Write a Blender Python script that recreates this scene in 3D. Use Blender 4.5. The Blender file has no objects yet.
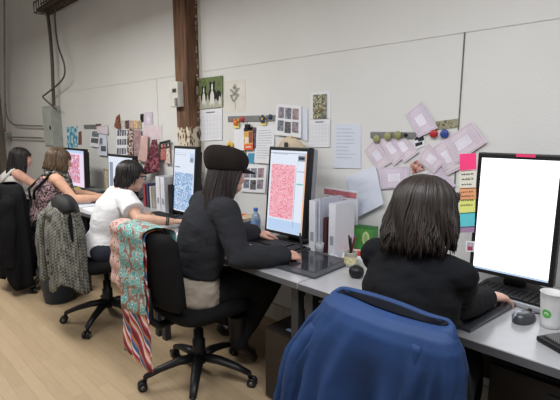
import bpy, bmesh, math, random
from mathutils import Vector, Matrix, noise
V = Vector
random.seed(7)
PI = math.pi
C = bpy.context.scene.collection

# ------------------------------------------------------------------ camera maths
F = 435.0
CAM = V((0.0, -2.2, 1.42))
PITCH = math.atan(72 / 435.0)
RT = V((.717, .697, 0)).normalized()
FH = V((-.697, .717, 0)).normalized()
FW = FH * math.cos(PITCH) - V((0, 0, 1)) * math.sin(PITCH)
UP = FH * math.sin(PITCH) + V((0, 0, 1)) * math.cos(PITCH)
def _ray(x, y): return FW + RT * ((x - 280) / F) - UP * ((y - 200) / F)
def ony(x, y, Y):
    r = _ray(x, y); return CAM + r * ((Y - CAM.y) / r.y)
def onz(x, y, z):
    r = _ray(x, y); return CAM + r * ((z - CAM.z) / r.z)
def onx(x, y, X):
    r = _ray(x, y); return CAM + r * ((X - CAM.x) / r.x)

# ------------------------------------------------------------------ materials
def lin(c):
    out = []
    for v in c[:3]:
        v /= 255.0
        out.append(v / 12.92 if v <= .04045 else ((v + .055) / 1.055) ** 2.4)
    return (out[0], out[1], out[2], 1)
MATS = {}
def mat(name, col, rough=.6, metal=0.0, var=.06, scale=12.0, bump=0.0, bscale=60.0, spec=.4, stretch=None):
    if name in MATS: return MATS[name]
    m = bpy.data.materials.new(name); m.use_nodes = True
    n, l = m.node_tree.nodes, m.node_tree.links
    b = n['Principled BSDF']
    b.inputs['Roughness'].default_value = rough
    b.inputs['Metallic'].default_value = metal
    b.inputs['Specular IOR Level'].default_value = spec
    tc = n.new('ShaderNodeTexCoord')
    mp = n.new('ShaderNodeMapping'); l.new(tc.outputs['Object'], mp.inputs[0])
    if stretch: mp.inputs['Scale'].default_value = stretch
    nt = n.new('ShaderNodeTexNoise'); nt.inputs['Scale'].default_value = scale; nt.inputs['Detail'].default_value = 3
    l.new(mp.outputs[0], nt.inputs['Vector'])
    cr = n.new('ShaderNodeValToRGB')
    c = lin(col)
    cr.color_ramp.elements[0].color = tuple(max(0, x * (1 - var * 2)) for x in c[:3]) + (1,)
    cr.color_ramp.elements[1].color = tuple(min(1, x * (1 + var * 2)) for x in c[:3]) + (1,)
    cr.color_ramp.elements[0].position = .3; cr.color_ramp.elements[1].position = .7
    l.new(nt.outputs['Fac'], cr.inputs[0]); l.new(cr.outputs[0], b.inputs['Base Color'])
    if bump:
        n2 = n.new('ShaderNodeTexNoise'); n2.inputs['Scale'].default_value = bscale; n2.inputs['Detail'].default_value = 4
        l.new(mp.outputs[0], n2.inputs['Vector'])
        bp = n.new('ShaderNodeBump'); bp.inputs['Strength'].default_value = bump; bp.inputs['Distance'].default_value = .01
        l.new(n2.outputs['Fac'], bp.inputs['Height']); l.new(bp.outputs[0], b.inputs['Normal'])
    MATS[name] = m
    return m
def ramp_mat(name, tex, scale, stops, rough=.8, emit=0.0, rot=(0, 0, 0), stretch=(1, 1, 1), interp='LINEAR', dist=2.0, feature='F1'):
    """procedural pattern: a texture pushed through a colour ramp"""
    if name in MATS: return MATS[name]
    m = bpy.data.materials.new(name); m.use_nodes = True
    n, l = m.node_tree.nodes, m.node_tree.links
    b = n['Principled BSDF']; b.inputs['Roughness'].default_value = rough
    tc = n.new('ShaderNodeTexCoord'); mp = n.new('ShaderNodeMapping')
    mp.inputs['Rotation'].default_value = rot; mp.inputs['Scale'].default_value = stretch
    l.new(tc.outputs['Object'], mp.inputs[0])
    if tex == 'voronoi':
        t = n.new('ShaderNodeTexVoronoi'); t.feature = feature; o = t.outputs['Distance']
    elif tex == 'voronoi_cell':
        t = n.new('ShaderNodeTexVoronoi'); o = t.outputs['Color']
    elif tex == 'wave':
        t = n.new('ShaderNodeTexWave'); t.inputs['Distortion'].default_value = dist; t.inputs['Detail Scale'].default_value = .6
        t.wave_profile = 'SAW'; o = t.outputs['Fac']
    elif tex == 'checker':
        t = n.new('ShaderNodeTexChecker'); o = t.outputs['Fac']
    else:
        t = n.new('ShaderNodeTexNoise'); t.inputs['Detail'].default_value = 2; o = t.outputs['Fac']
    t.inputs['Scale'].default_value = scale
    l.new(mp.outputs[0], t.inputs['Vector'])
    cr = n.new('ShaderNodeValToRGB'); cr.color_ramp.interpolation = interp
    els = cr.color_ramp.elements
    while len(els) < len(stops): els.new(.5)
    for e, (p, c) in zip(els, stops): e.position = p; e.color = lin(c)
    l.new(o, cr.inputs[0])
    if emit:
        b.inputs['Base Color'].default_value = (0.01, .01, .01, 1)
        l.new(cr.outputs[0], b.inputs['Emission Color']); b.inputs['Emission Strength'].default_value = emit
    else:
        l.new(cr.outputs[0], b.inputs['Base Color'])
    MATS[name] = m
    return m
def emis(name, col, s=1.0):
    if name in MATS: return MATS[name]
    m = bpy.data.materials.new(name); m.use_nodes = True
    b = m.node_tree.nodes['Principled BSDF']
    b.inputs['Base Color'].default_value = (.01, .01, .01, 1); b.inputs['Roughness'].default_value = .3
    b.inputs['Emission Color'].default_value = lin(col); b.inputs['Emission Strength'].default_value = s
    MATS[name] = m
    return m

# ------------------------------------------------------------------ mesh helpers
class MB:
    """collects shapes in one mesh, face material index chosen by .mi"""
    def __init__(s): s.v = []; s.f = []; s.m = []; s.mi = 0; s.sm = []
    def add(s, vs, fs, smooth=False):
        o = len(s.v); s.v += [V(p) for p in vs]
        for f in fs: s.f.append([i + o for i in f]); s.m.append(s.mi); s.sm.append(smooth)
        return s
    def box(s, c, d, rz=0, bev=0.0, rot=None):
        bm = bmesh.new(); bmesh.ops.create_cube(bm, size=1)
        for v in bm.verts: v.co = V((v.co.x * d[0], v.co.y * d[1], v.co.z * d[2]))
        if bev: bmesh.ops.bevel(bm, geom=bm.edges[:], offset=min(bev, min(d) * .49), segments=2, profile=.6, affect='EDGES')
        M = Matrix.Translation(c) @ (rot.to_4x4() if rot else Matrix.Rotation(rz, 4, 'Z'))
        bm.verts.index_update()
        vs = [M @ v.co for v in bm.verts]; fs = [[v.index for v in f.verts] for f in bm.faces]
        bm.free(); return s.add(vs, fs, bool(bev) and False)
    def quadslab(s, q, th):
        """thin slab on four corners q, thickness away from the viewer side normal"""
        n = (q[1] - q[0]).cross(q[3] - q[0]).normalized()
        vs = [p for p in q] + [p + n * th for p in q]
        return s.add(vs, [(0, 1, 2, 3), (7, 6, 5, 4), (0, 4, 5, 1), (1, 5, 6, 2), (2, 6, 7, 3), (3, 7, 4, 0)])
    def tube(s, pts, rad, n=10, cap=True, sq=1.0):
        pts = [V(p) for p in pts]
        if not hasattr(rad, '__len__'): rad = [rad] * len(pts)
        vs = []; fs = []
        up = None
        for i, p in enumerate(pts):
            a = pts[max(0, i - 1)]; b = pts[min(len(pts) - 1, i + 1)]
            t = (b - a).normalized()
            if up is None:
                up = V((0, 0, 1)) if abs(t.z) < .9 else V((1, 0, 0))
            x = t.cross(up)
            if x.length < 1e-5: x = t.orthogonal()
            x.normalize(); y = x.cross(t).normalized(); up = y
            for k in range(n):
                a_ = 2 * PI * k / n
                vs.append(p + x * (math.cos(a_) * rad[i]) + y * (math.sin(a_) * rad[i] * sq))
        for i in range(len(pts) - 1):
            for k in range(n):
                fs.append((i * n + k, i * n + (k + 1) % n, (i + 1) * n + (k + 1) % n, (i + 1) * n + k))
        if cap:
            fs.append(list(range(n))[::-1]); fs.append([(len(pts) - 1) * n + k for k in range(n)])
        return s.add(vs, fs, True)
    def rings(s, rs, cap=True):
        """rs: list of rings (each the same number of points)"""
        n = len(rs[0]); vs = [p for r in rs for p in r]; fs = []
        for i in range(len(rs) - 1):
            for k in range(n):
                fs.append((i * n + k, i * n + (k + 1) % n, (i + 1) * n + (k + 1) % n, (i + 1) * n + k))
        if cap:
            fs.append(list(range(n))[::-1]); fs.append([(len(rs) - 1) * n + k for k in range(n)])
        return s.add(vs, fs, True)
    def lathe(s, prof, n=32, c=(0, 0, 0), cap=True):
        c = V(c)
        return s.rings([[c + V((r * math.cos(2 * PI * k / n), r * math.sin(2 * PI * k / n), z)) for k in range(n)] for r, z in prof], cap)
    def ball(s, c, r, nu=20, nv=12, M=None):
        c = V(c); r = V(r) if hasattr(r, '__len__') else V((r, r, r))
        rs = []
        for i in range(nv + 1):
            ph = -PI / 2 + PI * (i + .0) / nv
            ph = max(-PI / 2 + .02, min(PI / 2 - .02, ph))
            ring = []
            for k in range(nu):
                a = 2 * PI * k / nu
                p = V((math.cos(a) * math.cos(ph) * r.x, math.sin(a) * math.cos(ph) * r.y, math.sin(ph) * r.z))
                if M: p = M @ p
                ring.append(c + p)
            rs.append(ring)
        return s.rings(rs)
    def grid(s, P):
        """P: rows of points -> open sheet"""
        h = len(P); w = len(P[0]); vs = [p for r in P for p in r]
        fs = [(i * w + j, i * w + j + 1, (i + 1) * w + j + 1, (i + 1) * w + j) for i in range(h - 1) for j in range(w - 1)]
        return s.add(vs, fs, True)
    def map(s, fn):
        s.v = [fn(p) for p in s.v]; return s
    def mesh(s, name):
        me = bpy.data.meshes.new(name)
        me.from_pydata([tuple(p) for p in s.v], [], s.f)
        for p, mi, sm in zip(me.polygons, s.m, s.sm): p.material_index = mi; p.use_smooth = sm
        me.validate(); me.update(); return me

def link(name, me, mats, parent=None, loc=None, rz=0):
    o = bpy.data.objects.new(name, me); C.objects.link(o)
    for m in (mats if isinstance(mats, (list, tuple)) else [mats]): me.materials.append(m)
    if parent: o.parent = parent
    if loc is not None: o.location = loc
    if rz: o.rotation_euler.z = rz
    return o
def obj(name, mb, mats, parent=None, loc=None, rz=0): return link(name, mb.mesh(name), mats, parent, loc, rz)
def apply_mods(o):
    dg = bpy.context.evaluated_depsgraph_get()
    me = bpy.data.meshes.new_from_object(o.evaluated_get(dg), depsgraph=dg)
    old = o.data; mats = [m for m in old.materials]
    o.modifiers.clear(); o.data = me
    if not len(me.materials):
        for m in mats: me.materials.append(m)
    for p in me.polygons: p.use_smooth = True
    bpy.data.meshes.remove(old)
def remesh(o, vox, smooth=3, sub=0):
    r = o.modifiers.new('r', 'REMESH'); r.mode = 'VOXEL'; r.voxel_size = vox; r.use_smooth_shade = True
    if smooth:
        s = o.modifiers.new('s', 'SMOOTH'); s.iterations = smooth; s.factor = .5
    apply_mods(o); return o
def solid(o, th, sub=0, off=-1):
    if sub:
        s = o.modifiers.new('u', 'SUBSURF'); s.levels = sub; s.render_levels = sub
    s = o.modifiers.new('t', 'SOLIDIFY'); s.thickness = th; s.offset = off
    apply_mods(o); return o
def displace(o, fn):
    me = o.data
    ns = [v.normal.copy() for v in me.vertices]
    for v, n in zip(me.vertices, ns):
        d = fn(v.co, n)
        if d: v.co += n * d
    me.update()
def tag(o, label, cat, group=None, kind=None):
    if label: o['label'] = label
    if cat: o['category'] = cat
    if group: o['group'] = group
    if kind: o['kind'] = kind
    return o
def thing(name, label, cat, loc=(0, 0, 0), rz=0, group=None):
    o = bpy.data.objects.new(name, None); C.objects.link(o); o.location = loc; o.rotation_euler.z = rz
    o.empty_display_size = .1
    return tag(o, label, cat, group)
def dup(root, loc, rz, label, group=None):
    r = root.copy(); C.objects.link(r); r.location = loc; r.rotation_euler.z = rz; r['label'] = label
    for ch in list(root.children):
        c = ch.copy(); C.objects.link(c); c.parent = r
        for g in list(ch.children):
            d = g.copy(); C.objects.link(d); d.parent = c
    return r
def lerp(a, b, t): return a + (b - a) * t

# ------------------------------------------------------------------ common materials
M_wall = mat('wall_paint', (218, 218, 216), .75, var=.012, scale=2.2, bump=.12, bscale=90)
M_seam = mat('wall_seam', (200, 199, 195), .8)
M_ceil = mat('ceiling_paint', (205, 203, 198), .9)
M_black = mat('black_plastic', (22, 22, 24), .45, var=.03)
M_blackfab = mat('black_upholstery', (20, 20, 22), .9, bump=.3, bscale=300, spec=.2)
M_dgrey = mat('dark_grey_plastic', (52, 54, 58), .4)
M_silver = mat('silver_plastic', (150, 152, 158), .4)
M_metal = mat('grey_metal', (120, 122, 124), .4, .7)
M_desk = mat('desk_laminate', (172, 173, 177), .2, var=.015, scale=30, spec=.9)
M_deskedge = mat('desk_edge', (92, 93, 98), .5)
M_paper = mat('white_paper', (226, 227, 232), .8, var=.01)
M_paperblue = mat('bluish_paper', (212, 218, 232), .8, var=.01)
M_cream = mat('cream_paper', (216, 213, 204), .85, var=.03)
M_ink = mat('grey_ink', (120, 122, 132), .8)
M_dink = mat('dark_ink', (45, 45, 52), .8)
M_lav = mat('lavender_print', (214, 204, 218), .8, var=.02)
M_lavpink = mat('pinkish_lavender_print', (218, 206, 214), .8, var=.02)
M_lavline = mat('lavender_border', (172, 150, 178), .8)
M_steel = mat('galvanised_steel', (150, 150, 148), .45, .5)
M_magstrip = mat('magnetic_strip', (132, 133, 132), .45, .3)

# ------------------------------------------------------------------ setting
def struct(name, mb, m): 
    o = obj(name, mb, m); o['kind'] = 'structure'; return o
def wood_floor():
    m = bpy.data.materials.new('floor_planks'); m.use_nodes = True
    n, l = m.node_tree.nodes, m.node_tree.links; b = n['Principled BSDF']
    tc = n.new('ShaderNodeTexCoord')
    br = n.new('ShaderNodeTexBrick'); l.new(tc.outputs['Object'], br.inputs['Vector'])
    br.inputs['Color1'].default_value = lin((188, 166, 136)); br.inputs['Color2'].default_value = lin((177, 155, 125))
    br.inputs['Mortar'].default_value = lin((168, 145, 114)); br.inputs['Scale'].default_value = 1
    br.inputs['Mortar Size'].default_value = .0016; br.inputs['Brick Width'].default_value = .52; br.inputs['Row Height'].default_value = .066
    br.offset = .37; br.inputs['Mortar Smooth'].default_value = .4
    mp = n.new('ShaderNodeMapping'); mp.inputs['Scale'].default_value = (2, 26, 1); l.new(tc.outputs['Object'], mp.inputs[0])
    nt = n.new('ShaderNodeTexNoise'); nt.inputs['Scale'].default_value = 3; nt.inputs['Detail'].default_value = 5; l.new(mp.outputs[0], nt.inputs['Vector'])
    cr = n.new('ShaderNodeValToRGB'); cr.color_ramp.elements[0].color = (.82, .8, .78, 1); cr.color_ramp.elements[1].color = (1.06, 1.06, 1.05, 1)
    l.new(nt.outputs['Fac'], cr.inputs[0])
    mx = n.new('ShaderNodeMixRGB'); mx.blend_type = 'MULTIPLY'; mx.inputs[0].default_value = .8
    l.new(br.outputs['Color'], mx.inputs[1]); l.new(cr.outputs[0], mx.inputs[2]); l.new(mx.outputs[0], b.inputs['Base Color'])
    b.inputs['Roughness'].default_value = .42
    return m
struct('floor', MB().box((-4, -4, -.05), (20, 9, .1)), wood_floor())
struct('wall_back', MB().box((-4, .1, 2.1), (20, .2, 4.4)), M_wall)
struct('wall_left', MB().box((-13.1, -4, 2.1), (.2, 8, 4.4)), M_wall)
struct('ceiling', MB().box((-4, -4, 4.3), (20, 9, .1)), M_ceil)
# seams between the wall panels
zs = 1.875
struct('trim_1', MB().box((-2.2, -.001, zs), (7.4, .004, .004)), M_seam)
struct('trim_2', MB().box((-.895, -.0015, (zs + .4) / 2), (.006, .005, zs - .4)), mat('seam_dark', (110, 106, 100), .8))
struct('trim_3', MB().box((ony(157, 90, 0).x, -.001, (zs + .4) / 2), (.008, .004, zs - .4)), M_seam)
struct('trim_4', MB().box((-3.06 + .015, -.003, 1.9), (.03, .006, 3.8)), mat('panel_edge', (196, 193, 186), .8))
struct('baseboard_back', MB().box((-4, -.012, .06), (19.8, .024, .12), bev=.004), mat('baseboard_paint', (196, 188, 172), .6))
struct('trim_5', MB().box((-3, -.02, .36), (7, .04, .09), bev=.006), mat('raceway_cream', (205, 196, 178), .5))
# timber post standing against the wall, painted low part peeling
def post_mat():
    m = bpy.data.materials.new('old_timber'); m.use_nodes = True
    n, l = m.node_tree.nodes, m.node_tree.links; b = n['Principled BSDF']; b.inputs['Roughness'].default_value = .8
    tc = n.new('ShaderNodeTexCoord'); mp = n.new('ShaderNodeMapping'); mp.inputs['Scale'].default_value = (14, 14, 1.6)
    l.new(tc.outputs['Object'], mp.inputs[0])
    nt = n.new('ShaderNodeTexNoise'); nt.inputs['Scale'].default_value = 2.5; nt.inputs['Detail'].default_value = 6; l.new(mp.outputs[0], nt.inputs['Vector'])
    cr = n.new('ShaderNodeValToRGB'); e = cr.color_ramp.elements
    e[0].position = .3; e[0].color = lin((72, 48, 34)); e[1].position = .72; e[1].color = lin((124, 90, 66))
    l.new(nt.outputs['Fac'], cr.inputs[0])
    n2 = n.new('ShaderNodeTexNoise'); n2.inputs['Scale'].default_value = 30; n2.inputs['Detail'].default_value = 6
    mp2 = n.new('ShaderNodeMapping'); mp2.inputs['Scale'].default_value = (1, 1, .5); l.new(tc.outputs['Object'], mp2.inputs[0]); l.new(mp2.outputs[0], n2.inputs['Vector'])
    sp = n.new('ShaderNodeSeparateXYZ'); l.new(tc.outputs['Object'], sp.inputs[0])
    lt = n.new('ShaderNodeMapRange'); lt.inputs['From Min'].default_value = 1.47; lt.inputs['From Max'].default_value = 1.42
    lt.inputs['To Min'].default_value = 0; lt.inputs['To Max'].default_value = .53; l.new(sp.outputs['Z'], lt.inputs['Value'])
    ad = n.new('ShaderNodeMath'); ad.operation = 'SUBTRACT'; l.new(lt.outputs[0], ad.inputs[0]); l.new(n2.outputs['Fac'], ad.inputs[1])
    gt = n.new('ShaderNodeMath'); gt.operation = 'GREATER_THAN'; gt.inputs[1].default_value = 0; l.new(ad.outputs[0], gt.inputs[0])
    mx = n.new('ShaderNodeMixRGB'); mx.inputs[2].default_value = lin((208, 198, 176)); l.new(gt.outputs[0], mx.inputs[0]); l.new(cr.outputs[0], mx.inputs[1])
    l.new(mx.outputs[0], b.inputs['Base Color'])
    return m
px0 = ony(174.5, 60, -.12).x; px1 = ony(186.5, 60, -.12).x
pm = MB().box(((px0 + px1) / 2, -.06, 2.1), (px1 - px0, .12, 4.2), bev=.006)
struct('trim_6', pm, post_mat())
rnd = random.Random(3)
flk = MB()
for i in range(40):   # loose flakes of old paint along the post's wall edge
    z = 1.15 + i * .055 + rnd.uniform(-.02, .02)
    flk.box((px1 + .008, -.016 - rnd.uniform(0, .012), z), (.008, .008 + rnd.uniform(0, .010), rnd.uniform(.012, .04)), rz=rnd.uniform(-.4, .4))
struct('trim_7', flk, mat('flaking_paint', (150, 138, 122), .9, var=.25, scale=40))
# grey steel column at the far left
xl = ony(-4.0, 110, -.1).x - .08
struct('trim_8', MB().box((xl - .04, -.05, 2.1), (.16, .1, 4.2), bev=.004), mat('painted_steel', (120, 112, 104), .6))

# ---- electrics on the wall
t = thing('electrical_panel', 'grey steel electrical cabinet high on the wall at the far end of the row', 'electrical cabinet', (ony(49, 125, -.10).x, 0, 1.16))
w_, h_, d_ = .36, .55, .11
obj('cabinet', MB().box((0, -d_ / 2, h_ / 2), (w_, d_, h_), bev=.006), mat('cabinet_grey', (160, 164, 158), .5), t)
obj('door', MB().box((0, -d_ - .006, h_ / 2), (w_ - .04, .012, h_ - .05), bev=.004), mat('cabinet_door_grey', (172, 176, 170), .5), t)
obj('latch', MB().box((.12, -d_ - .018, h_ * .48), (.03, .014, .05), bev=.004), M_dgrey, t)
def pipe(name, label, cat, pts, r, m, y=-.05, n=8):
    P = [ony(a, b, y) for a, b in pts]
    # smooth by catmull-rom
    Q = []
    for i in range(len(P) - 1):
        p0 = P[max(0, i - 1)]; p1 = P[i]; p2 = P[i + 1]; p3 = P[min(len(P) - 1, i + 2)]
        for k in range(6):
            u = k / 6
            Q.append(.5 * ((2 * p1) + (p2 - p0) * u + (2 * p0 - 5 * p1 + 4 * p2 - p3) * u * u + (3 * p1 - p0 - 3 * p2 + p3) * u ** 3))
    Q.append(P[-1])
    o = obj(name, MB().tube(Q, r, n), m); return tag(o, label, cat)
M_conduit = mat('dull_conduit', (96, 88, 80), .5, .3)
pipe('conduit', 'upright dark conduit running from the wire tray down into the grey electrical cabinet', 'conduit', [(46, 4), (49.5, 28), (52, 60), (53, 85), (54, 110)], .022, M_conduit, -.07)
pipe('cable', 'loose dark cable sagging beside the upright conduit over the electrical cabinet', 'cable', [(56, 2), (55, 20), (58, 45), (64.5, 66), (62, 80), (46, 94), (43, 97), (49, 103), (56, 109)], .010, M_conduit, -.10)
pipe('conduit', 'bent conduit curving from the far left corner into the side of the electrical cabinet', 'conduit', [(4.5, 60), (5, 95), (7, 116), (13, 124), (24, 125.5), (43, 126)], .011, M_steel, -.06)
pipe('conduit', 'straight level conduit between the small junction box and the electrical cabinet', 'conduit', [(7, 137), (25, 137.5), (43, 138)], .012, M_steel, -.06)
pipe('conduit', 'thin upright conduit rising from the small junction box at far left', 'conduit', [(4.2, 0), (4.5, 60), (5, 132)], .013, M_steel, -.09)
jb = ony(5.5, 137, -.08)
t = thing('junction_box', 'small grey junction box at the far left end of the wall', 'junction box', (jb.x, 0, jb.z - .06))
obj('box', MB().box((0, -.05, .06), (.14, .1, .14), bev=.008), M_steel, t)
obj('cover', MB().box((0, -.105, .06), (.12, .01, .12), bev=.003), M_metal, t)
a = ony(39, 8, -.12)
tr = MB()
z0 = a.z - .07; x0 = a.x; x1 = ony(72, 0, -.12).x
for yy in (-.02, -.10, -.18):
    tr.tube([(x0, yy, z0), (x0 + .5, yy, z0), (x1 + .5, yy, z0 + .02)], .008, 6)
    tr.tube([(x0, yy, z0 + .12), (x1 + .5, yy, z0 + .14)], .008, 6)
k = x0
while k < x1 + .5:
    tr.tube([(k, -.02, z0 + .12), (k, -.02, z0), (k, -.18, z0), (k, -.18, z0 + .12)], .007, 6); k += .09
for yy in (-.05, -.08, -.12, -.15): tr.tube([(x0 + .05, yy, z0 + .03), (x0 + .6, yy, z0 + .05), (x1 + .5, yy, z0 + .04)], .02, 6)
tag(obj('cable_tray', tr, mat('tray_wire', (88, 76, 66), .6)), 'wire basket cable tray at the top of the wall above the electrical cabinet', 'cable tray')
sw = ony(178.5, 96, -.13)
t = thing('wall_thermostat', 'white boxy control on the brown timber post', 'thermostat', (sw.x, -.12, sw.z - .09))
obj('case', MB().box((0, -.03, .1), (.13, .06, .2), bev=.008), mat('control_white', (205, 203, 195), .5), t)
obj('display', MB().box((.02, -.062, .13), (.05, .006, .03), bev=.001), M_dgrey, t)
obj('switch', MB().box((.045, -.064, .04), (.03, .014, .06), bev=.003), M_magstrip, t)

# ------------------------------------------------------------------ desks
DY0, DY1 = -.80, -.03
def make_desk(label, x0, x1, first):
    t = thing('desk', label, 'desk', ((x0 + x1) / 2, 0, 0), 0, 'row of grey desks along the wall')
    w = x1 - x0 - .006
    obj('desktop', MB().box((0, (DY0 + DY1) / 2, .7145), (w, DY1 - DY0, .031), bev=.004), M_desk, t)
    obj('edge_band', MB().box((0, DY0 - .0015, .7145), (w - .006, .003, .027)), M_deskedge, t)
    for sx in (-1, 1):
        for y in (DY0 + .05, DY1 - .05):
            obj('leg', MB().box((sx * (w / 2 - .04), y, .35), (.045, .045, .70), bev=.004), M_dgrey, t)
        obj('side_rail', MB().box((sx * (w / 2 - .04), (DY0 + DY1) / 2, .66), (.03, DY1 - DY0 - .14, .05), bev=.004), M_dgrey, t)
    obj('crossbar', MB().box((0, DY1 - .05, .60), (w - .1, .025, .08), bev=.004), M_dgrey, t)
    return t
make_desk('grey desk under the pink patterned screen', -2.53, -1.25, 0)
dk = make_desk('nearest grey desk with a cup and a mouse on it', -1.25, .06, 1)
obj('shade_filler_panel', MB().box((.245, -.115, .45), (.75, .018, .44), bev=.003), M_black, dk)  # black panel added to stand in for the shade under this desk
make_desk('grey desk at which the woman in white works', -3.81, -2.53, 0)
make_desk('far grey desk of the woman with the short light brown hair', -5.09, -3.81, 0)
make_desk('farthest grey desk of the woman with long dark hair', -6.37, -5.09, 0)

# ------------------------------------------------------------------ monitors
def monitor(label, c, w, h, tilt, yaw, draw, mats, base=True, bez=.018, silver=False):
    """c = bottom centre of the front face on x,y and bottom height z"""
    t = thing('monitor', label, 'monitor', (c[0], c[1], .73), yaw, 'monitors on the desks')
    zb = c[2] - .73
    Rm = Matrix.Rotation(-tilt, 4, 'X')
    def tf(p): return Rm @ V(p) + V((0, 0, zb))
    hb = MB().box((0, .022, h / 2), (w, .044, h), bev=.006); hb.map(tf)
    hs = obj('housing', hb, M_black, t)
    if silver:
        obj('back_shell', MB().box((0, .062, h / 2), (w * .985, .05, h * .985), bev=.012).map(tf), M_silver, t)
    else:
        obj('back_shell', MB().box((0, .055, h / 2), (w * .86, .04, h * .86), bev=.012).map(tf), M_black, t)
    sc = MB()
    W2 = w - 2 * bez; H2 = h - 2 * bez - .004
    def rect(u0, v0, u1, v1, mi, lay):
        sc.mi = mi
        y = -.0012 - lay * .0005
        q = [(-W2 / 2 + W2 * u0, y, bez + H2 * v0), (-W2 / 2 + W2 * u1, y, bez + H2 * v0), (-W2 / 2 + W2 * u1, y, bez + H2 * v1), (-W2 / 2 + W2 * u0, y, bez + H2 * v1)]
        sc.add(q, [(0, 1, 2, 3)])
    draw(rect); sc.map(tf)
    obj('screen', sc, mats, t)
    nk = MB().box((0, .105, (zb + h * .45) / 2), (.09, .035, zb + h * .45), bev=.008)
    obj('stand_neck', nk, M_dgrey, t)
    obj('stand_base', MB().lathe([(.02, .0), (.125, .0), (.125, .008), (.11, .016), (.03, .018)], 32, (0, .09, 0)), M_black, t)
    return t
E_white = emis('screen_white', (246, 250, 255), 1.9)
E_white2 = emis('screen_soft_white', (228, 236, 250), .95)
E_blue = emis('screen_pale_blue', (190, 215, 245), .95)
E_grey = emis('screen_grey', (150, 160, 178), .8)
E_dark = emis('screen_dark', (50, 55, 66), .6)
E_org = emis('screen_orange', (250, 190, 140), .95)
E_teal = emis('screen_teal', (110, 200, 180), .9)
E_pinkpat = ramp_mat('screen_pink_lattice', 'voronoi', 95, [(0.0, (225, 95, 125)), (.35, (226, 105, 132)), (.5, (250, 205, 214)), (.75, (245, 170, 185))], .3, .95)
E_bluepat = ramp_mat('screen_blue_floral', 'noise', 85, [(.40, (225, 236, 250)), (.5, (130, 175, 220)), (.58, (70, 125, 190)), (.66, (225, 236, 250))], .3, .95)
E_redpat = ramp_mat('screen_collage', 'noise', 26, [(.34, (245, 235, 245)), (.46, (225, 160, 195)), (.55, (205, 70, 90)), (.62, (250, 225, 235)), (.75, (120, 120, 200))], .3, .9)
def d4(r):
    r(0, 0, 1, 1, 0, 0); r(0, 0, 1, .018, 1, 1)
    r(.78, .935, .98, .94, 2, 1)
    rr = random.Random(1)
    for i in range(14):
        u = rr.uniform(.1, .55); v = rr.uniform(.16, .30); r(u, v, u + .03, v + .008, 1, 1)
def d3(r):
    r(0, 0, 1, 1, 0, 0); r(.03, .005, .98, .15, 1, 1); r(.05, .17, .72, .83, 2, 2)
    r(.965, .0, 1, .97, 3, 2); r(.74, .08, .75, .8, 4, 2)
    r(.78, .88, .97, .95, 4, 2); r(.80, .9, .95, .93, 6, 3); r(.78, .755, .97, .76, 6, 2); r(.78, .60, .95, .615, 5, 2); r(0, .965, 1, .972, 4, 2); r(.1, .955, .5, .96, 4, 2); r(.78, .82, .785, .88, 4, 2)
def d2(r):
    r(0, 0, 1, 1, 0, 0); r(.04, .02, .96, .62, 1, 1); r(.78, .78, .97, .92, 3, 1); r(.8, .8, .95, .86, 2, 2); r(0, .93, 1, .937, 3, 1); r(.05, .9, .6, .905, 2, 1); r(.05, .70, .3, .712, 4, 1)
def d1(r):
    r(0, 0, 1, 1, 0, 0); r(.22, .1, .80, .88, 1, 1); r(.0, .93, 1, 1, 2, 1); r(.04, .1, .18, .85, 3, 1)
def d0(r):
    r(0, 0, 1, 1, 0, 0); r(.05, .1, .95, .15, 1, 1); r(.55, .6, .85, .9, 2, 1); r(.05, .2, .2, .85, 1, 1)
monitor('nearest upright monitor with a nearly blank white page', (-.530, -.285, .798), .325, .52, .02, 0.0, d4, [E_white, E_blue, E_grey])
monitor('upright monitor showing a pink and white lattice pattern', (-1.785, -.335, .775), .325, .535, .09, .02, d3, [E_white2, E_blue, E_pinkpat, E_org, E_grey, E_teal, E_dark], silver=True)
monitor('upright monitor showing a blue and white pattern on half the page', (-2.89, -.33, .755), .31, .53, .09, 0, d2, [E_white2, E_bluepat, E_grey, E_blue, E_dark])
monitor('wide monitor with a white page behind the head of the woman in glasses', (-3.97, -.31, .76), .52, .41, .04, 0, d0, [E_white2, E_grey, E_dark])
monitor('wide monitor showing a pink and red picture collage', (-5.10, -.31, .755), .60, .44, .04, .0, d1, [emis('screen_lilac', (238, 222, 245), .95), E_redpat, E_blue, E_grey])

# ------------------------------------------------------------------ keyboards, tablets
def keyboard(label, c, yaw, keymat, bodymat, w=.44, d=.16):
    t = thing('keyboard', label, 'keyboard', c, yaw, 'keyboards')
    body = MB().box((0, 0, .011), (w, d, .018), bev=.004)
    obj('body', body, bodymat, t)
    ks = MB()
    rows, cols = 6, 18
    for r in range(rows):
        for q in range(cols):
            if q == 14 or (r == 0 and 4 < q < 9): continue
            cx = -w / 2 + .02 + (w - .04) * (q + .5) / cols; cy = -d / 2 + .016 + (d - .03) * (r + .5) / rows
            ks.box((cx, cy, .024), ((w - .04) / cols * .84, (d - .03) / rows * .82, .009), bev=.0015)
    ks.box((0, 0, .0205), (w - .034, d - .028, .003))
    ks.box((-w / 2 + .02 + (w - .04) * 7 / cols, -d / 2 + .016 + (d - .03) * .5 / rows, .024), ((w - .04) / cols * 3.8, (d - .03) / rows * .82, .009), bev=.0015)
    obj('keys', ks, keymat, t)
    return t
keyboard('black keyboard with silver edge under the nearest white screen', (-.44, -.325, .73), -.10, M_black, M_silver)
keyboard('black keyboard under the pink patterned screen', (-1.75, -.44, .73), .0, M_black, M_dgrey, .42, .15)
keyboard('black keyboard of the woman in white, under the blue patterned screen', (-2.93, -.46, .73), .0, M_black, M_black, .42, .15)
keyboard('dark keyboard of the woman with short light brown hair', (-4.0, -.48, .73), 0, M_black, M_dgrey, .42, .15)
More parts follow.
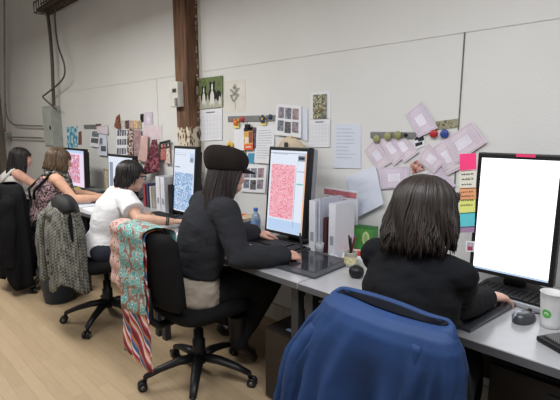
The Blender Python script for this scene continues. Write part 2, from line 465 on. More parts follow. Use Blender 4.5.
def tablet(label, c, yaw, w, d):
    t = thing('graphics_tablet', label, 'graphics tablet', c, yaw, 'pen tablets')
    obj('body', MB().box((0, 0, .006), (w, d, .012), bev=.004), mat('tablet_grey', (70, 72, 78), .35), t)
    obj('active_area', MB().box((0, .01, .0125), (w * .8, d * .78, .002), bev=.0005), mat('tablet_gloss', (48, 50, 56), .12, spec=.7), t)
    obj('button_strip', MB().box((-w * .45, .01, .0135), (w * .05, d * .5, .003), bev=.001), M_black, t)
tablet('dark glossy pen tablet under the drawing hand of the woman in the cap', (-1.43, -.55, .73), .04, .40, .34)
tablet('dark pen tablet by the hand of the woman in the black top', (-.62, -.56, .73), -.12, .28, .36)

# ------------------------------------------------------------------ chairs
def make_chair(label):
    t = thing('office_chair', label, 'office chair', (0, 0, 0), 0, 'black swivel office chairs')
    for i in range(5):
        a = .555 + i * 2 * PI / 5
        d = V((math.cos(a), math.sin(a), 0))
        obj('leg', MB().tube([d * .03 + V((0, 0, .135)), d * .12 + V((0, 0, .13)), d * .22 + V((0, 0, .105)), d * .30 + V((0, 0, .075))], [.032, .03, .024, .019], 10, sq=.75), M_black, t)
        cs = obj('caster', MB().tube([d * .30 + V((-.0, 0, .08)), d * .30 + V((0, 0, .05))], .011, 8), M_black, t)
        px = V((-d.y, d.x, 0))
        wh = MB()
        for s in (-1, 1):
            q = d * .315 + V((0, 0, .026)) + px * s * .014
            wh.tube([q - px * .010, q - px * .008, q + px * .008, q + px * .010], [.02, .026, .026, .02], 16)
        obj('wheel', wh, M_black, cs)
        for s in (-1, 1):
            q = d * .315 + V((0, 0, .026)) + px * s * .0245
            obj('hubcap', MB().tube([q, q + px * s * .003], .012, 12), M_metal, cs)
    obj('column', MB().lathe([(.036, .10), (.036, .24), (.028, .245), (.028, .30), (.017, .305), (.017, .42)], 20), M_black, t)
    obj('mechanism', MB().box((0, -.02, .405), (.16, .22, .045), bev=.012), M_black, t)
    obj('lever', MB().tube([(.06, 0, .40), (.2, .02, .39), (.25, .02, .385)], [.007, .006, .01], 8), M_black, t)
    st = MB()
    rs = []
    for z, sx, sy in ((.42, .19, .19), (.428, .225, .22), (.455, .24, .235), (.482, .235, .23), (.495, .2, .2), (.497, .1, .1)):
        ring = []
        for k in range(48):
            a = 2 * PI * k / 48; ca, sa = math.cos(a), math.sin(a); e = .55
            ring.append(V((sx * math.copysign(abs(ca) ** e, ca), sy * math.copysign(abs(sa) ** e, sa) + .02, z - .02 * max(0, sa) ** 3)))
        rs.append(ring)
    st.rings(rs); obj('seat', st, M_blackfab, t)
    bk = MB(); rs = []
    for i in range(13):
        u = i / 12; z = .515 + .395 * u
        hw = .225 * (1 - .10 * (2 * u - 1) ** 2) * (1 if 0 < i < 12 else .86) - .015 * u
        yc = -.235 - .03 * u + .035 * math.sin(u * PI) * -.3
        th = .038 if 0 < i < 12 else .02
        ring = []
        for k in range(40):
            a = 2 * PI * k / 40; ca, sa = math.cos(a), math.sin(a)
            x = hw * math.copysign(abs(ca) ** .5, ca); y = th * math.copysign(abs(sa) ** .7, sa)
            ring.append(V((x, yc + y + .035 * (x / .22) ** 2, z)))
        rs.append(ring)
    bk.rings(rs); obj('backrest', bk, M_blackfab, t)
    obj('back_support', MB().tube([(0, -.06, .405), (0, -.24, .40), (0, -.29, .45), (0, -.292, .62)], [.022, .022, .022, .018], 10), M_black, t)
    return t
chair0 = make_chair('black office chair with three patterned cloths over its back')
chair0.location = (-1.935, -.87, 0); chair0.rotation_euler.z = -.03
dup(chair0, (-.54, -1.0, 0), .03, 'black office chair under the blue jacket in the foreground')
dup(chair0, (-3.08, -.88, 0), -.2, 'black office chair with the grey tweed coat on its back')
dup(chair0, (-4.27, -.88, 0), -.1, 'black office chair with the black coat on its back')
dup(chair0, (-5.65, -.9, 0), .1, 'black office chair farthest down the row')

# ------------------------------------------------------------------ garments and cloths on chair backs
def fnoise(p, s, seed=0): return noise.noise(V((p[0] * s + seed * 13.1, p[1] * s + seed * 7.7, p[2] * s)))
def garment(name, prof, n1, amp, seed, m, hem=.02, exp=2.6, top_open=True, ztw=2.0, extra=None, crease=.0):
    """cloth shell hung over a chair back: prof = (z, cx, cy, half width, half depth)"""
    N = 144
    # refine the profile
    P = []
    for i in range(len(prof) - 1):
        for k in range(5):
            u = k / 5; P.append([lerp(a, b, u) for a, b in zip(prof[i], prof[i + 1])])
    P.append(list(prof[-1]))
    zt = prof[0][0]; zb = prof[-1][0]
    mb = MB(); rows = []
    for (z, cx, cy, a, b) in P:
        g = (zt - z) / (zt - zb)
        row = []
        for k in range(N):
            th = 2 * PI * k / N; c, s = math.cos(th), math.sin(th)
            x = a * math.copysign(abs(c) ** (2 / exp), c); y = b * math.copysign(abs(s) ** (2 / exp), s)
            A = amp * min(1, .12 + g * 1.3)
            r = A * (math.sin(n1 * th + seed + ztw * z) + .6 * math.sin((n1 * 1.7 // 1) * th + seed * 2.3 - ztw * 1.5 * z))
            r += crease * max(0, min(1, (g - .06) * 3)) * (.55 - abs(fnoise((c * .9 + z * .35, s * .9, z * .45), 4.2, seed + 9)) * 2.2)
            r += A * 1.2 * fnoise((c * .5, s * .5, z), 3.2, seed) + .25 * amp * fnoise((c, s, z * 1.7), 7, seed + 4)
            d = V((x / (a * a), y / (b * b), 0)).normalized()
            dz = hem * g ** 4 * math.sin(3 * th + seed)
            p = V((cx + x, cy + y, z + dz)) + d * r
            if extra: p = extra(p, th, g)
            row.append(p)
        row.append(row[0].copy()); rows.append(row)
    mb.grid(rows)
    return mb
M_blue = mat('blue_nylon', (26, 56, 102), .66, var=.10, scale=5, bump=.10, bscale=26, spec=.35)
M_bluelin = mat('navy_lining', (16, 20, 34), .8)
jt = thing('jacket', 'blue jacket hung over the back of the nearest chair', 'jacket', (-.535, -1.268, -.022))
jm = garment('jacket', [(.988, 0, .01, .160, .022), (.984, 0, .006, .172, .036), (.970, 0, 0, .186, .054), (.945, 0, 0, .200, .068), (.90, -.014, 0, .222, .080), (.78, -.048, -.005, .250, .094), (.57, -.075, -.01, .276, .108), (.22, -.085, -.01, .295, .118)], 5, .009, 1.7, None, crease=.060)
o = obj('shell', jm, M_blue, jt); solid(o, .005, 0, 1)
def cring(a, b, z, dip):
    return [V((a * math.copysign(abs(math.cos(t)) ** .8, math.cos(t)), b * math.sin(t) + (.004 * math.sin(t * 5)), z + dip * math.sin(t) + .003 * math.sin(3 * t + 1))) for t in [2 * PI * k / 72 for k in range(73)]]
def shift(r, dy): return [p + V((0, dy, 0)) for p in r]
o = obj('collar', MB().grid([shift(cring(.150, .010, .975, .0), .012), shift(cring(.158, .013, .992, .007), .012), shift(cring(.163, .019, .999, .010), .012), shift(cring(.174, .033, .990, .008), .008), shift(cring(.184, .046, .970, .004), .004), shift(cring(.188, .048, .945, .0), .004)]), M_blue, jt); solid(o, .004, 0, 1)
obj('lining', MB().grid([shift(cring(.154, .013, .995, .005), .012), shift(cring(.140, .006, .975, 0), .012), shift(cring(.120, .002, .955, 0), .012)]), M_bluelin, jt)
def sleeve(side, pts, rad, m, parent, seed, cuff=True):
    mb = MB(); P = []; R = []
    for i in range(len(pts) - 1):
        for k in range(8):
            u = k / 8; P.append(V(pts[i]).lerp(V(pts[i + 1]), u)); R.append(lerp(rad[i], rad[i + 1], u))
    P.append(V(pts[-1])); R.append(rad[-1])
    mb.tube(P, R, 28, sq=.62)
    o = obj('sleeve', mb, m, parent)
    s = o.modifiers.new('u', 'SUBSURF'); s.levels = 1; apply_mods(o)
    displace(o, lambda p, n: .012 * fnoise((p.x * 1.6, p.y * 1.6, p.z * .7), 9, seed) + .004 * fnoise((p.x, p.y, p.z), 18, seed + 2))
    return o
sleeve(-1, [(-.12, 0, .93), (-.185, -.02, .89), (-.245, -.03, .79), (-.285, -.04, .60), (-.31, -.045, .36), (-.31, -.045, .24)], [.02, .045, .060, .062, .058, .054], M_blue, jt, 5)
sleeve(1, [(.150, .005, .925), (.178, -.012, .89), (.180, -.030, .79), (.176, -.042, .60), (.172, -.045, .36), (.172, -.045, .24)], [.018, .036, .046, .052, .052, .05], M_blue, jt, 8)
# placket running down the panel, right of the middle
pl = MB(); rr_ = []
for i in range(24):
    u = i / 23; z = .955 - .7 * u
    rr_.append([V((.115 - .075 * u + s_ * .012 + .004 * math.sin(u * 17), -.050 - .062 * min(1, u * 2.2) + .012 * u - (.007 if abs(s_) < 1 else .0) - .006 * fnoise((0, u, s_), 5), z)) for s_ in (-1, -.5, 0, .5, 1)])
o = obj('placket', pl.grid(rr_), M_blue, jt); solid(o, .006, 1, 0)

M_tweed = ramp_mat('grey_tweed', 'checker', 64, [(0, (80, 80, 76)), (1, (138, 138, 130))], .95, rot=(.5, .6, .7))
ct = thing('coat', 'grey tweed coat with dark buttons hung on a chair back', 'coat', (-3.135, -1.128, 0), -.2)
cm = garment('coat', [(.915, 0, 0, .12, .055), (.90, 0, 0, .18, .075), (.87, 0, 0, .205, .085), (.75, .01, 0, .215, .11), (.5, .02, 0, .22, .115), (.36, .03, 0, .225, .115)], 6, .008, 3.1, None, hem=.05, crease=.016)
o = obj('body', cm, M_tweed, ct); solid(o, .006, 0, 1)
cl = []
for i in range(5):
    u = i / 4
    cl.append([V(((.12 + .07 * u) * math.cos(a), (.056 + .055 * u) * math.sin(a), 1.0 - .085 + .025 * math.sin(u * PI) - .08 * u + .018 * math.cos(3 * a) * u)) for a in [2 * PI * k / 56 for k in range(57)]])
o = obj('collar', MB().grid(cl), M_tweed, ct); solid(o, .006, 0, 1)
sleeve(-1, [(-.13, -.05, .87), (-.165, -.10, .80), (-.175, -.125, .62), (-.165, -.13, .46), (-.155, -.125, .34)], [.04, .055, .058, .052, .048], M_tweed, ct, 11)
for i, z in enumerate((.62, .54, .44)):
    obj('button', MB().ball((.11 + .02 * i, -.125 - .006 * i, z), (.014, .006, .014)), M_black, ct)
for z, x in ((.60, .04), (.50, .17)):
    obj('pocket_flap', MB().box((x, -.122, z), (.07, .012, .025), bev=.004, rot=Matrix.Rotation(.5, 3, 'Y')), M_black, ct)
hb = MB(); hr = []
for i in range(9):
    u = i / 8; an = u * PI / 2
    hr.append([V((.02 + (.20 - .0 * u) * math.cos(an) ** .6 * math.copysign(abs(math.cos(b)) ** .8, math.cos(b)), .01 + .085 * math.cos(an) ** .6 * math.sin(b), .87 + .100 * math.sin(an) + .012 * math.sin(3 * b + 1) * math.cos(an))) for b in [2 * PI * k / 40 for k in range(40)]])
o = obj('lining', MB().rings(hr), mat('black_lining', (20, 20, 23), .7), ct)
displace(o, lambda p, n: .014 * fnoise((p.x, p.y, p.z), 9, 31))
M_coat = mat('black_wool', (24, 24, 27), .95, bump=.3, bscale=200, spec=.15)
kt = thing('coat', 'long black coat hung on a chair back near the left edge', 'coat', (-4.29, -1.15, 0), -.1)
km = garment('coat', [(.95, 0, 0, .12, .06), (.93, 0, 0, .20, .08), (.88, 0, 0, .25, .09), (.6, 0, 0, .27, .11), (.3, 0, 0, .28, .13), (.1, 0, 0, .26, .12)], 6, .018, 5.2, None, hem=.05)
o = obj('body', km, M_coat, kt); solid(o, .007, 0, 1)
sleeve(1, [(.17, -.03, .90), (.24, -.06, .80), (.25, -.08, .6), (.24, -.09, .38), (.24, -.09, .26)], [.04, .062, .066, .06, .05], M_coat, kt, 21)

M_pinkcloth = ramp_mat('pink_sprig_cloth', 'voronoi', 48, [(0, (120, 62, 66)), (.24, (150, 92, 92)), (.36, (208, 174, 164)), (1, (214, 182, 172))], .9)
M_tealcloth = ramp_mat('teal_floral_cloth', 'voronoi', 30, [(0, (226, 232, 226)), (.14, (212, 224, 220)), (.22, (84, 160, 160)), (.44, (110, 178, 176)), (.54, (190, 200, 196)), (.62, (146, 122, 110)), (1, (130, 100, 88))], .9)
M_stripe = ramp_mat('striped_cloth', 'wave', 2.3, [(0, (140, 42, 62)), (.12, (196, 92, 104)), (.2, (238, 222, 216)), (.32, (226, 150, 120)), (.42, (160, 42, 70)), (.52, (236, 214, 214)), (.62, (64, 96, 142)), (.74, (92, 130, 170)), (.80, (200, 122, 72)), (.9, (120, 36, 60)), (1, (190, 80, 100))], .9, rot=(0, .85, 0), dist=1.2, interp='CONSTANT')
def cloth_over(name, label, cat, x0, x1, zback, zfront, yb, yf, ztop, m, seed, slant=0.0, amp=.008, x0f=None, x1f=None):
    prof = []
    n1 = 26
    for i in range(n1): prof.append((yb - .004 * math.sin(i * .8), lerp(zback, ztop - .03, i / n1)))
    for i in range(9):
        a = PI - PI * i / 8
        prof.append(((yb + yf) / 2 + (yf - yb) / 2 * math.cos(a), ztop - .03 + .03 * math.sin(a)))
    n2 = max(3, int((ztop - zfront) / .02))
    for i in range(1, n2): prof.append((yf + .003 * math.sin(i), lerp(ztop - .03, zfront, i / n2)))
    rows = []
    L = len(prof)
    for i, (y, z) in enumerate(prof):
        f = i / (L - 1)
        bot = max(0, 1 - i / n1)
        row = []
        for j in range(25):
            u = j / 24
            fr = max(0, (i - n1 - 4) / max(1, (L - n1 - 4)))
            xa = lerp(x0, x0f if x0f is not None else x0, min(1, fr * 4)); xb = lerp(x1, x1f if x1f is not None else x1, min(1, fr * 4))
            x = lerp(xa, xb, u) + slant * bot * .1
            yo = amp * (math.sin(u * 9 + seed) + .5 * math.sin(u * 19 + seed * 2 + z * 6)) * (.25 + bot)
            row.append(V((x + .004 * math.sin(z * 30 + seed), y - abs(yo) * 1.0 if i < n1 + 4 else y + abs(yo) * .4, z + .012 * bot * math.sin(u * 5 + seed) + (.0 if i < n1 else 0))))
        rows.append(row)
    o = obj(name, MB().grid(rows), m); solid(o, .004, 0, 0)
    return tag(o, label, cat, 'cloths over a chair back')
YB, YF = -1.183, -1.082
cloth_over('cloth', 'striped red, white and blue cloth hanging lowest on the chair back', 'cloth', -2.20, -1.90, .20, .80, YB - .004, YF + .004, .922, M_stripe, 1.0, .25)
cloth_over('cloth', 'pink sprigged cloth hanging on the left of the chair back', 'cloth', -2.25, -1.91, .58, .72, YB - .014, YF + .012, .930, M_pinkcloth, 2.2)
cloth_over('cloth', 'teal floral cloth hanging over the pink one on the chair back', 'cloth', -2.13, -1.88, .49, .78, YB - .026, YF + .02, .94, M_tealcloth, 3.4, x1f=-1.82)

# ------------------------------------------------------------------ people
def ring(c, t, lat, rx, ry, n=28):
    t = t.normalized(); x = (lat - t * lat.dot(t)).normalized(); y = t.cross(x)
    return [c + x * (rx * math.cos(2 * PI * k / n)) + y * (ry * math.sin(2 * PI * k / n)) for k in range(n)]
def torso(mb, J, inf=0.0, lo=0, hi=99, scale=1.0):
    pel, ch, nk = J['pelvis'], J['chest'], J['neck']
    lat0 = (J['hipR'] - J['hipL']).normalized(); lat1 = (J['shR'] - J['shL']).normalized()
    w = J.get('w', 1.0)
    up0 = (ch - pel).normalized()
    wa = J.get('waist', pel.lerp(ch, .48))
    st = [(pel - V((0, 0, .075)), .135, .10, lat0), (pel - V((0, 0, .03)), .17, .13, lat0), (pel + up0 * .05, .168, .118, lat0), (wa, .132, .096, lat0.lerp(lat1, .5)),
          (ch - up0 * .05, .148, .108, lat1), (ch + (nk - ch) * .25, .152, .108, lat1), (ch + (nk - ch) * .62, .135, .086, lat1), (nk - (nk - ch).normalized() * .015, .085, .066, lat1), (nk + (nk - ch).normalized() * .02, .056, .056, lat1)]
    st = st[lo:hi]
    rs = []
    for i, (c, rx, ry, la) in enumerate(st):
        t = st[min(i + 1, len(st) - 1)][0] - st[max(0, i - 1)][0]
        rs.append(ring(c, t, la, rx * w + inf, ry * w + inf))
    # refine linearly for smoothness
    out = []
    for i in range(len(rs) - 1):
        for k in range(3): out.append([a.lerp(b, k / 3) for a, b in zip(rs[i], rs[i + 1])])
    out.append(rs[-1]); mb.rings(out)
def limb(mb, pts, rad, inf=0.0, n=18):
    P = []; R = []
    for i in range(len(pts) - 1):
        for k in range(4): u = k / 4; P.append(V(pts[i]).lerp(V(pts[i + 1]), u)); R.append(lerp(rad[i], rad[i + 1], u) + inf)
    P.append(V(pts[-1])); R.append(rad[-1] + inf); mb.tube(P, R, n)
    for p, r in ((pts[0], rad[0]), (pts[-1], rad[-1])): mb.ball(p, r + inf, 14, 10)
    for p, r in zip(pts[1:-1], rad[1:-1]): mb.ball(p, r + inf, 14, 10)
def arm_pts(J, s):
    a, b, c = J['sh' + s], J['el' + s], J['wr' + s]
    r0 = J.get('sr', .052)
    return [a, a.lerp(b, .5), b, b.lerp(c, .35), c], [r0, min(r0, .044), .037, .038, .024]
def leg_pts(J, s):
    a, b, c = J['hip' + s], J['kn' + s], J['an' + s]
    return [a, a.lerp(b, .5), b, b.lerp(c, .3), c], [J.get('hr', .088), .076, .056, .055, .036]
def hand(J, s, curl):
    """fingers curl by joint; returns MB"""
    mb = MB(); w = J['wr' + s]; f = J['hd' + s].normalized(); n = J.get('hn' + s, V((0, 0, 1)))
    n = (n - f * n.dot(f)).normalized()
    th = f.cross(n) * (-1 if s == 'R' else 1)       # towards the thumb
    th.normalize()
    kn = w + f * .082
    rs = []
    for u, rx, ry in ((-.02, .022, .019), (0, .024, .018), (.03, .033, .0165), (.06, .039, .0155), (.082, .040, .0135), (.09, .036, .010)):
        c = w + f * u
        rs.append([c + th * (rx * math.cos(2 * PI * k / 20)) + n * (ry * math.sin(2 * PI * k / 20)) for k in range(20)])
    mb.rings(rs)
    for i, L in enumerate((.070, .078, .072, .056)):
        off = .030 - .020 * i
        base = kn + th * off - f * (.004 * abs(i - 1)) - f * .01
        d = (f + th * (.16 - .11 * i)).normalized()
        p = [base]; ang = 0; seg = (L * .5 + .01, L * .3, L * .24)
        for k, sg in enumerate(seg):
            ang += curl[k] * (1 + .12 * i)
            p.append(p[-1] + (d * math.cos(ang) - n * math.sin(ang)) * sg)
        r0 = .0088 if i < 3 else .0075
        mb.tube(p, [r0, r0 * .95, r0 * .88, r0 * .7], 12)
        for q, r in zip(p, (r0, r0 * .98, r0 * .9, r0 * .72)): mb.ball(q, r, 12, 8)
    tb = w + f * .022 + th * .022 - n * .004
    d = (f * .75 + th * .62 - n * .25).normalized()
    p = [tb, tb + d * .036, tb + d * .036 + (d + f * .5 - n * .15 - th * .2).normalized() * .03, tb + d * .036 + (d + f * .5 - n * .15 - th * .2).normalized() * .03 + (f - n * .2 + th * .1).normalized() * .024]
    mb.tube(p, [.014, .0115, .0102, .008], 12)
    for q, r in zip(p, (.014, .0115, .0105, .0085)): mb.ball(q, r, 12, 8)
    return mb
def head_frame(J):
    y = J['face'].normalized(); z = V((0, 0, 1)); z = (z - y * z.dot(y))
    z = (z + J.get('tilt', V((0, 0, 0)))).normalized(); z = (z - y * z.dot(y)).normalized(); x = y.cross(z)
    return Matrix((x, y, z)).transposed(), J['head']
def head(mb, J):
    M, c = head_frame(J)
    def B(p, r): mb.ball(c + M @ V(p), r, 20, 14, M)
    B((0, -.012, .03), (.074, .095, .086))
    B((0, .028, -.01), (.066, .068, .075))
    B((0, .03, -.05), (.055, .058, .058))
    B((0, .058, -.088), (.028, .028, .022))
    for s in (-1, 1):
        B((s * .034, .045, -.062), (.026, .035, .03)); B((s * .036, .062, -.022), (.025, .026, .022))
        B((s * .074, -.005, -.012), (.008, .02, .032))
        B((s * .030, .082, .026), (.026, .012, .009))
    mb.tube([c + M @ V((0, .086, .016)), c + M @ V((0, .101, -.01)), c + M @ V((0, .112, -.028))], [.008, .010, .012], 12)
    B((0, .112, -.03), (.012, .012, .010)); B((-.011, .098, -.034), (.009, .011, .008)); B((.011, .098, -.034), (.009, .011, .008))
    B((0, .086, -.056), (.020, .010, .0055)); B((0, .084, -.067), (.018, .010, .006))
    # neck
    nk = J['neck']; d = (c + M @ V((0, -.02, -.06)))
    mb.tube([nk - (d - nk) * .25, nk, nk.lerp(d, .5), d], [.066, .058, .052, .052], 20)
SKIN = {}
def skin(name, col):
    m = mat(name, col, .55, var=.05, scale=25, spec=.35)
    b = m.node_tree.nodes['Principled BSDF']
    b.inputs['Subsurface Weight'].default_value = .08; b.inputs['Subsurface Radius'].default_value = (.02, .008, .005)
    return m
def hairdo(J, m, parent, prof, length, opening, seed, nstr=320, fringe=.055, crown=(0, -.015, .105), rstr=.0042, part=0.0, wave=.006, gather=None, name='hair'):
    """prof(z)->(ax, by_front, by_back) shell radii around the head at height z (head frame);
    length(theta)-> lowest z; opening: half angle of the face gap."""
    M, c = head_frame(J); R = random.Random(seed)
    mb = MB()
    inv = M.inverted()
    def surf(th, z, k=1.0):
        ax, bf, bb = prof(z); s, co = math.sin(th), math.cos(th)
        return V((ax * s * k, (bf if co > 0 else bb) * co * k - .012, z))
    def path(th, zend, k, jit):
        P = []
        topz = .118
        for i in range(15):
            u = i / 14
            if u < .42:
                v = u / .42; a = v * PI / 2          # over the skull
                p = surf(th, .035, k)
                q = V((p.x * math.sin(a), -.012 + (p.y + .012) * math.sin(a), .035 + (topz - .035) * math.cos(a) * k))
            else:
                v = (u - .42) / .58
                q = surf(th + jit * v, lerp(.035, zend, v), k)
                if gather: q = gather(q, v)
                wv = wave * v
                q += V((math.sin(th * 7 + v * 5 + jit * 20) * wv, math.cos(th * 5 + v * 4) * wv, 0))
            P.append(q)
        return P
    def zend_of(th):
        a = abs((th + PI) % (2 * PI) - PI)
        if a < opening: return fringe
        return length(a)
    # solid under-layer
    N = 56; rows = []
    cols = [path(2 * PI * k / N, zend_of(2 * PI * k / N), .97, 0) for k in range(N)]
    rows = [[cols[k][i] for k in range(N)] for i in range(15)]
    base = MB(); base.rings(rows, cap=False)
    # inner copy to give it thickness
    rows2 = [[V((p.x * .86, (p.y + .012) * .86 - .012, p.z - .004 if i < 8 else p.z)) for p in r] for i, r in enumerate(rows)]
    n = N
    base.rings([r for r in rows2[::-1]], cap=False)
    vs = [rows[-1], rows2[-1]]
    base.rings(vs, cap=False)
    base.map(lambda p: c + M @ p)
    mb.v += base.v; mb.f += base.f; mb.m += base.m; mb.sm += base.sm
    for i in range(nstr):
        th = R.uniform(-PI, PI); ze = zend_of(th)
        if ze > .03: ze += R.uniform(-.012, .012)
        else: ze += R.uniform(-.02, .03)
        P = path(th + part * 0, ze, R.uniform(.975, 1.035), R.uniform(-.12, .12))
        st = 0
        P = [c + M @ p for p in P[st:]]
        r = rstr * R.uniform(.7, 1.3)
        mb.tube(P, [r * .6] + [r] * (len(P) - 3) + [r * .8, r * .25], 5)
    return obj(name, mb, m, parent)
def eyes(J, parent, iris=(60, 42, 30), brow=(50, 36, 28)):
    M, c = head_frame(J)
    for s in (-1, 1):
        e = MB(); p = c + M @ V((s * .031, .076, .008)); e.ball(p, .0125, 14, 10, M); e.mi = 1
        e.ball(c + M @ V((s * .031, .0855, .008)), (.0055, .004, .0055), 12, 8, M)
        obj('eye', e, [mat('eye_white', (225, 222, 218), .3), mat('iris', iris, .3)], parent)
        obj('eyebrow', MB().tube([c + M @ V((s * .014, .093, .026)), c + M @ V((s * .03, .0935, .031)), c + M @ V((s * .047, .083, .027))], [.003, .0035, .002], 6), mat('brow', brow, .8), parent)
    obj('lips', MB().ball(c + M @ V((0, .0895, -.0565)), (.018, .0095, .004), 14, 8, M).ball(c + M @ V((0, .0885, -.066)), (.016, .0095, .005), 14, 8, M), mat('lips', (176, 104, 98), .5), parent)

def person(label, J, sk, vox=.006, hands=('L', 'R'), curls=None, legs=True):
    base = V((J['pelvis'].x, J['pelvis'].y, 0))
    t = thing('person', label, 'person', base)
    for k, v in list(J.items()):
        if isinstance(v, Vector) and k[:2] not in ('hd', 'hn', 'fa', 'ti'): J[k] = v - base
    mb = MB(); torso(mb, J, -.004)
    mb.tube([J['shL'], J['shL'].lerp(J['shR'], .5) + V((0, -.01, .012)), J['shR']], [J.get('sr', .05), .06, J.get('sr', .05)], 16)
    for s in 'LR':
        limb(mb, *arm_pts(J, s)); 
        limb(mb, *leg_pts(J, s), inf=-.004)
    head(mb, J)
    body = obj('body', mb, sk, t); remesh(body, vox, 4)
    # hands, refined, joined into the same mesh
    bm = bmesh.new(); bm.from_mesh(body.data)
    for s in hands:
        h = obj('tmp', hand(J, s, (curls or {}).get(s, (.35, .45, .3))), sk); remesh(h, .003, 2)
        bm.from_mesh(h.data); d = h.data; bpy.data.objects.remove(h); bpy.data.meshes.remove(d)
    bm.to_mesh(body.data); bm.free()
    for p in body.data.polygons: p.use_smooth = True
    return t
def top(J, parent, m, name, inf=.012, sleeve='long', lo=1, hi=8, vox=.007, wr=.006, seed=1, cuff=.96, loose=0.0, armw=.006):
    mb = MB(); torso(mb, J, inf, lo, hi)
    if sleeve != 'none':
        mb.tube([J['shL'], J['shL'].lerp(J['shR'], .5) + V((0, -.01, .008)), J['shR']], [J.get('sr', .052) + inf, J.get('sr', .052) + .01 + inf * .6, J.get('sr', .052) + inf], 16)
        for s in 'LR':
            P, Rr = arm_pts(J, s)
            if sleeve == 'long':
                P = P[:4] + [P[3].lerp(P[4], cuff)]; Rr = Rr[:4] + [.031]
                limb(mb, P, Rr, inf * .8 + armw)
            else:
                e = P[0].lerp(P[2], .62)
                mb.tube([P[0], P[0].lerp(e, .5), e], [Rr[0] + inf * 1.2, .058 + inf, .062 + inf], 18); mb.ball(P[0], Rr[0] + inf * 1.2)
    o = obj(name, mb, m, parent); remesh(o, vox, 5)
    displace(o, lambda p, n: wr * (fnoise((p.x * 1.0, p.y, p.z * 1.8), 11, seed) + .5 * fnoise((p.x * 1.5, p.y * 1.5, p.z * 3), 17, seed + 3)))
    return o
def trousers(J, parent, m, name='trousers', inf=.010, vox=.009, lo=0, hi=3, seed=5):
    mb = MB(); torso(mb, J, inf, lo, hi)
    for s in 'LR':
        P, Rr = leg_pts(J, s); limb(mb, P, [r + .006 for r in Rr[:4]] + [.05], inf)
    o = obj(name, mb, m, parent); remesh(o, vox, 5)
    displace(o, lambda p, n: .006 * fnoise((p.x, p.y, p.z), 12, seed)); return o
def shoes(J, parent, m, name='shoe', boot=False):
    for s in 'LR':
        a = J['an' + s]; tp = J['to' + s]; d = (tp - a); d.z = 0; d.normalize(); z0 = J.get('solez', .0)
        mb = MB()
        g = a.z - z0
        if boot: mb.tube([a + V((0, 0, .16)), a + V((0, 0, .06)), a], [.058, .052, .046], 16)
        else: mb.tube([a + V((0, 0, .015)), a], [.042, .044], 16)
        dz = tp - a
        mb.ball(a + dz * -.05 + V((0, 0, -.02)), (.038, .038, .04)); 
        P = [a + V((0, 0, -.03)), a + dz * .35 + V((0, 0, .0)), a + dz * .75 + V((0, 0, .012)), a + dz * 1.02 + V((0, 0, .012))]
        mb.tube(P, [.042, .042, .040, .026], 16, sq=.75)
        mb.ball(P[-1], (.028, .028, .022)); mb.ball(P[2], (.042, .042, .03))
        o = obj(name, mb, m, parent); remesh(o, .006, 3)
def hips(J, w=.09):
    lat = (J['shR'] - J['shL']); lat.z = 0; lat.normalize()
    if 'hlat' in J: lat = J.pop('hlat')
    J['hipL'] = J['pelvis'] - lat * w; J['hipR'] = J['pelvis'] + lat * w

def bob_prof(ax, bf, bb, flare=0.0, drop=0.0):
    def f(z):
        k = 1 + flare * max(0, min(1, (.03 - z) / .15))
        return ax * k, bf * k, bb * k
    return f

# ---- nearest woman: black top, dark brown bob, seen from behind
J = dict(pelvis=V((-.62, -1.02, .53)), chest=V((-.625, -.975, .86)), neck=V((-.625, -.935, 1.055)), head=V((-.618, -.90, 1.152)), face=V((.12, 1, -.18)),
         shL=V((-.775, -.93, .995)), shR=V((-.482, -.94, .985)), elL=V((-.765, -.72, .81)), wrL=V((-.70, -.52, .778)), elR=V((-.550, -.75, .812)), wrR=V((-.528, -.525, .787)),
         hdL=V((.5, .8, -.1)), hdR=V((.22, .95, -.16)), knL=V((-.76, -.58, .53)), knR=V((-.58, -.58, .53)), anL=V((-.76, -.56, .12)), anR=V((-.58, -.56, .12)), toL=V((-.76, -.38, .04)), toR=V((-.58, -.38, .04)), w=.98, sr=.042)
hips(J)
p4 = person('woman in a black top with a dark brown bob, seen from behind', J, skin('skin_warm', (206, 164, 144)), .006, curls={'R': (.25, .35, .25), 'L': (.3, .3, .2)})
M_blacktop = mat('black_knit', (19, 20, 24), .92, bump=.25, bscale=240, spec=.2)
top(J, p4, M_blacktop, 'sweater', .012, 'long', 1, 8, .007, .006, 2, .90, armw=.002)
trousers(J, p4, mat('black_denim', (22, 22, 25), .9)); shoes(J, p4, M_black)
M_hair4 = mat('dark_brown_hair', (36, 27, 23), .5, var=.25, scale=8, stretch=(12, 12, 1), spec=.5)
def prof4(z):
    u = max(0, min(1, (.035 - z) / .17))
    k = 1 + .19 * math.sin(min(1, u * 1.15) * PI * .62)
    return .090 * k, .100 * (1 + .08 * u), .106 * (1 + .10 * math.sin(u * PI * .6) - .06 * u)
hairdo(J, M_hair4, p4, prof4, lambda a: -.088 - .036 * max(0, (a - 1.2) / 1.9) + .012 * math.sin(a * 9), .75, 4, 800, .07, wave=.012, rstr=.0034)
eyes(J, p4)

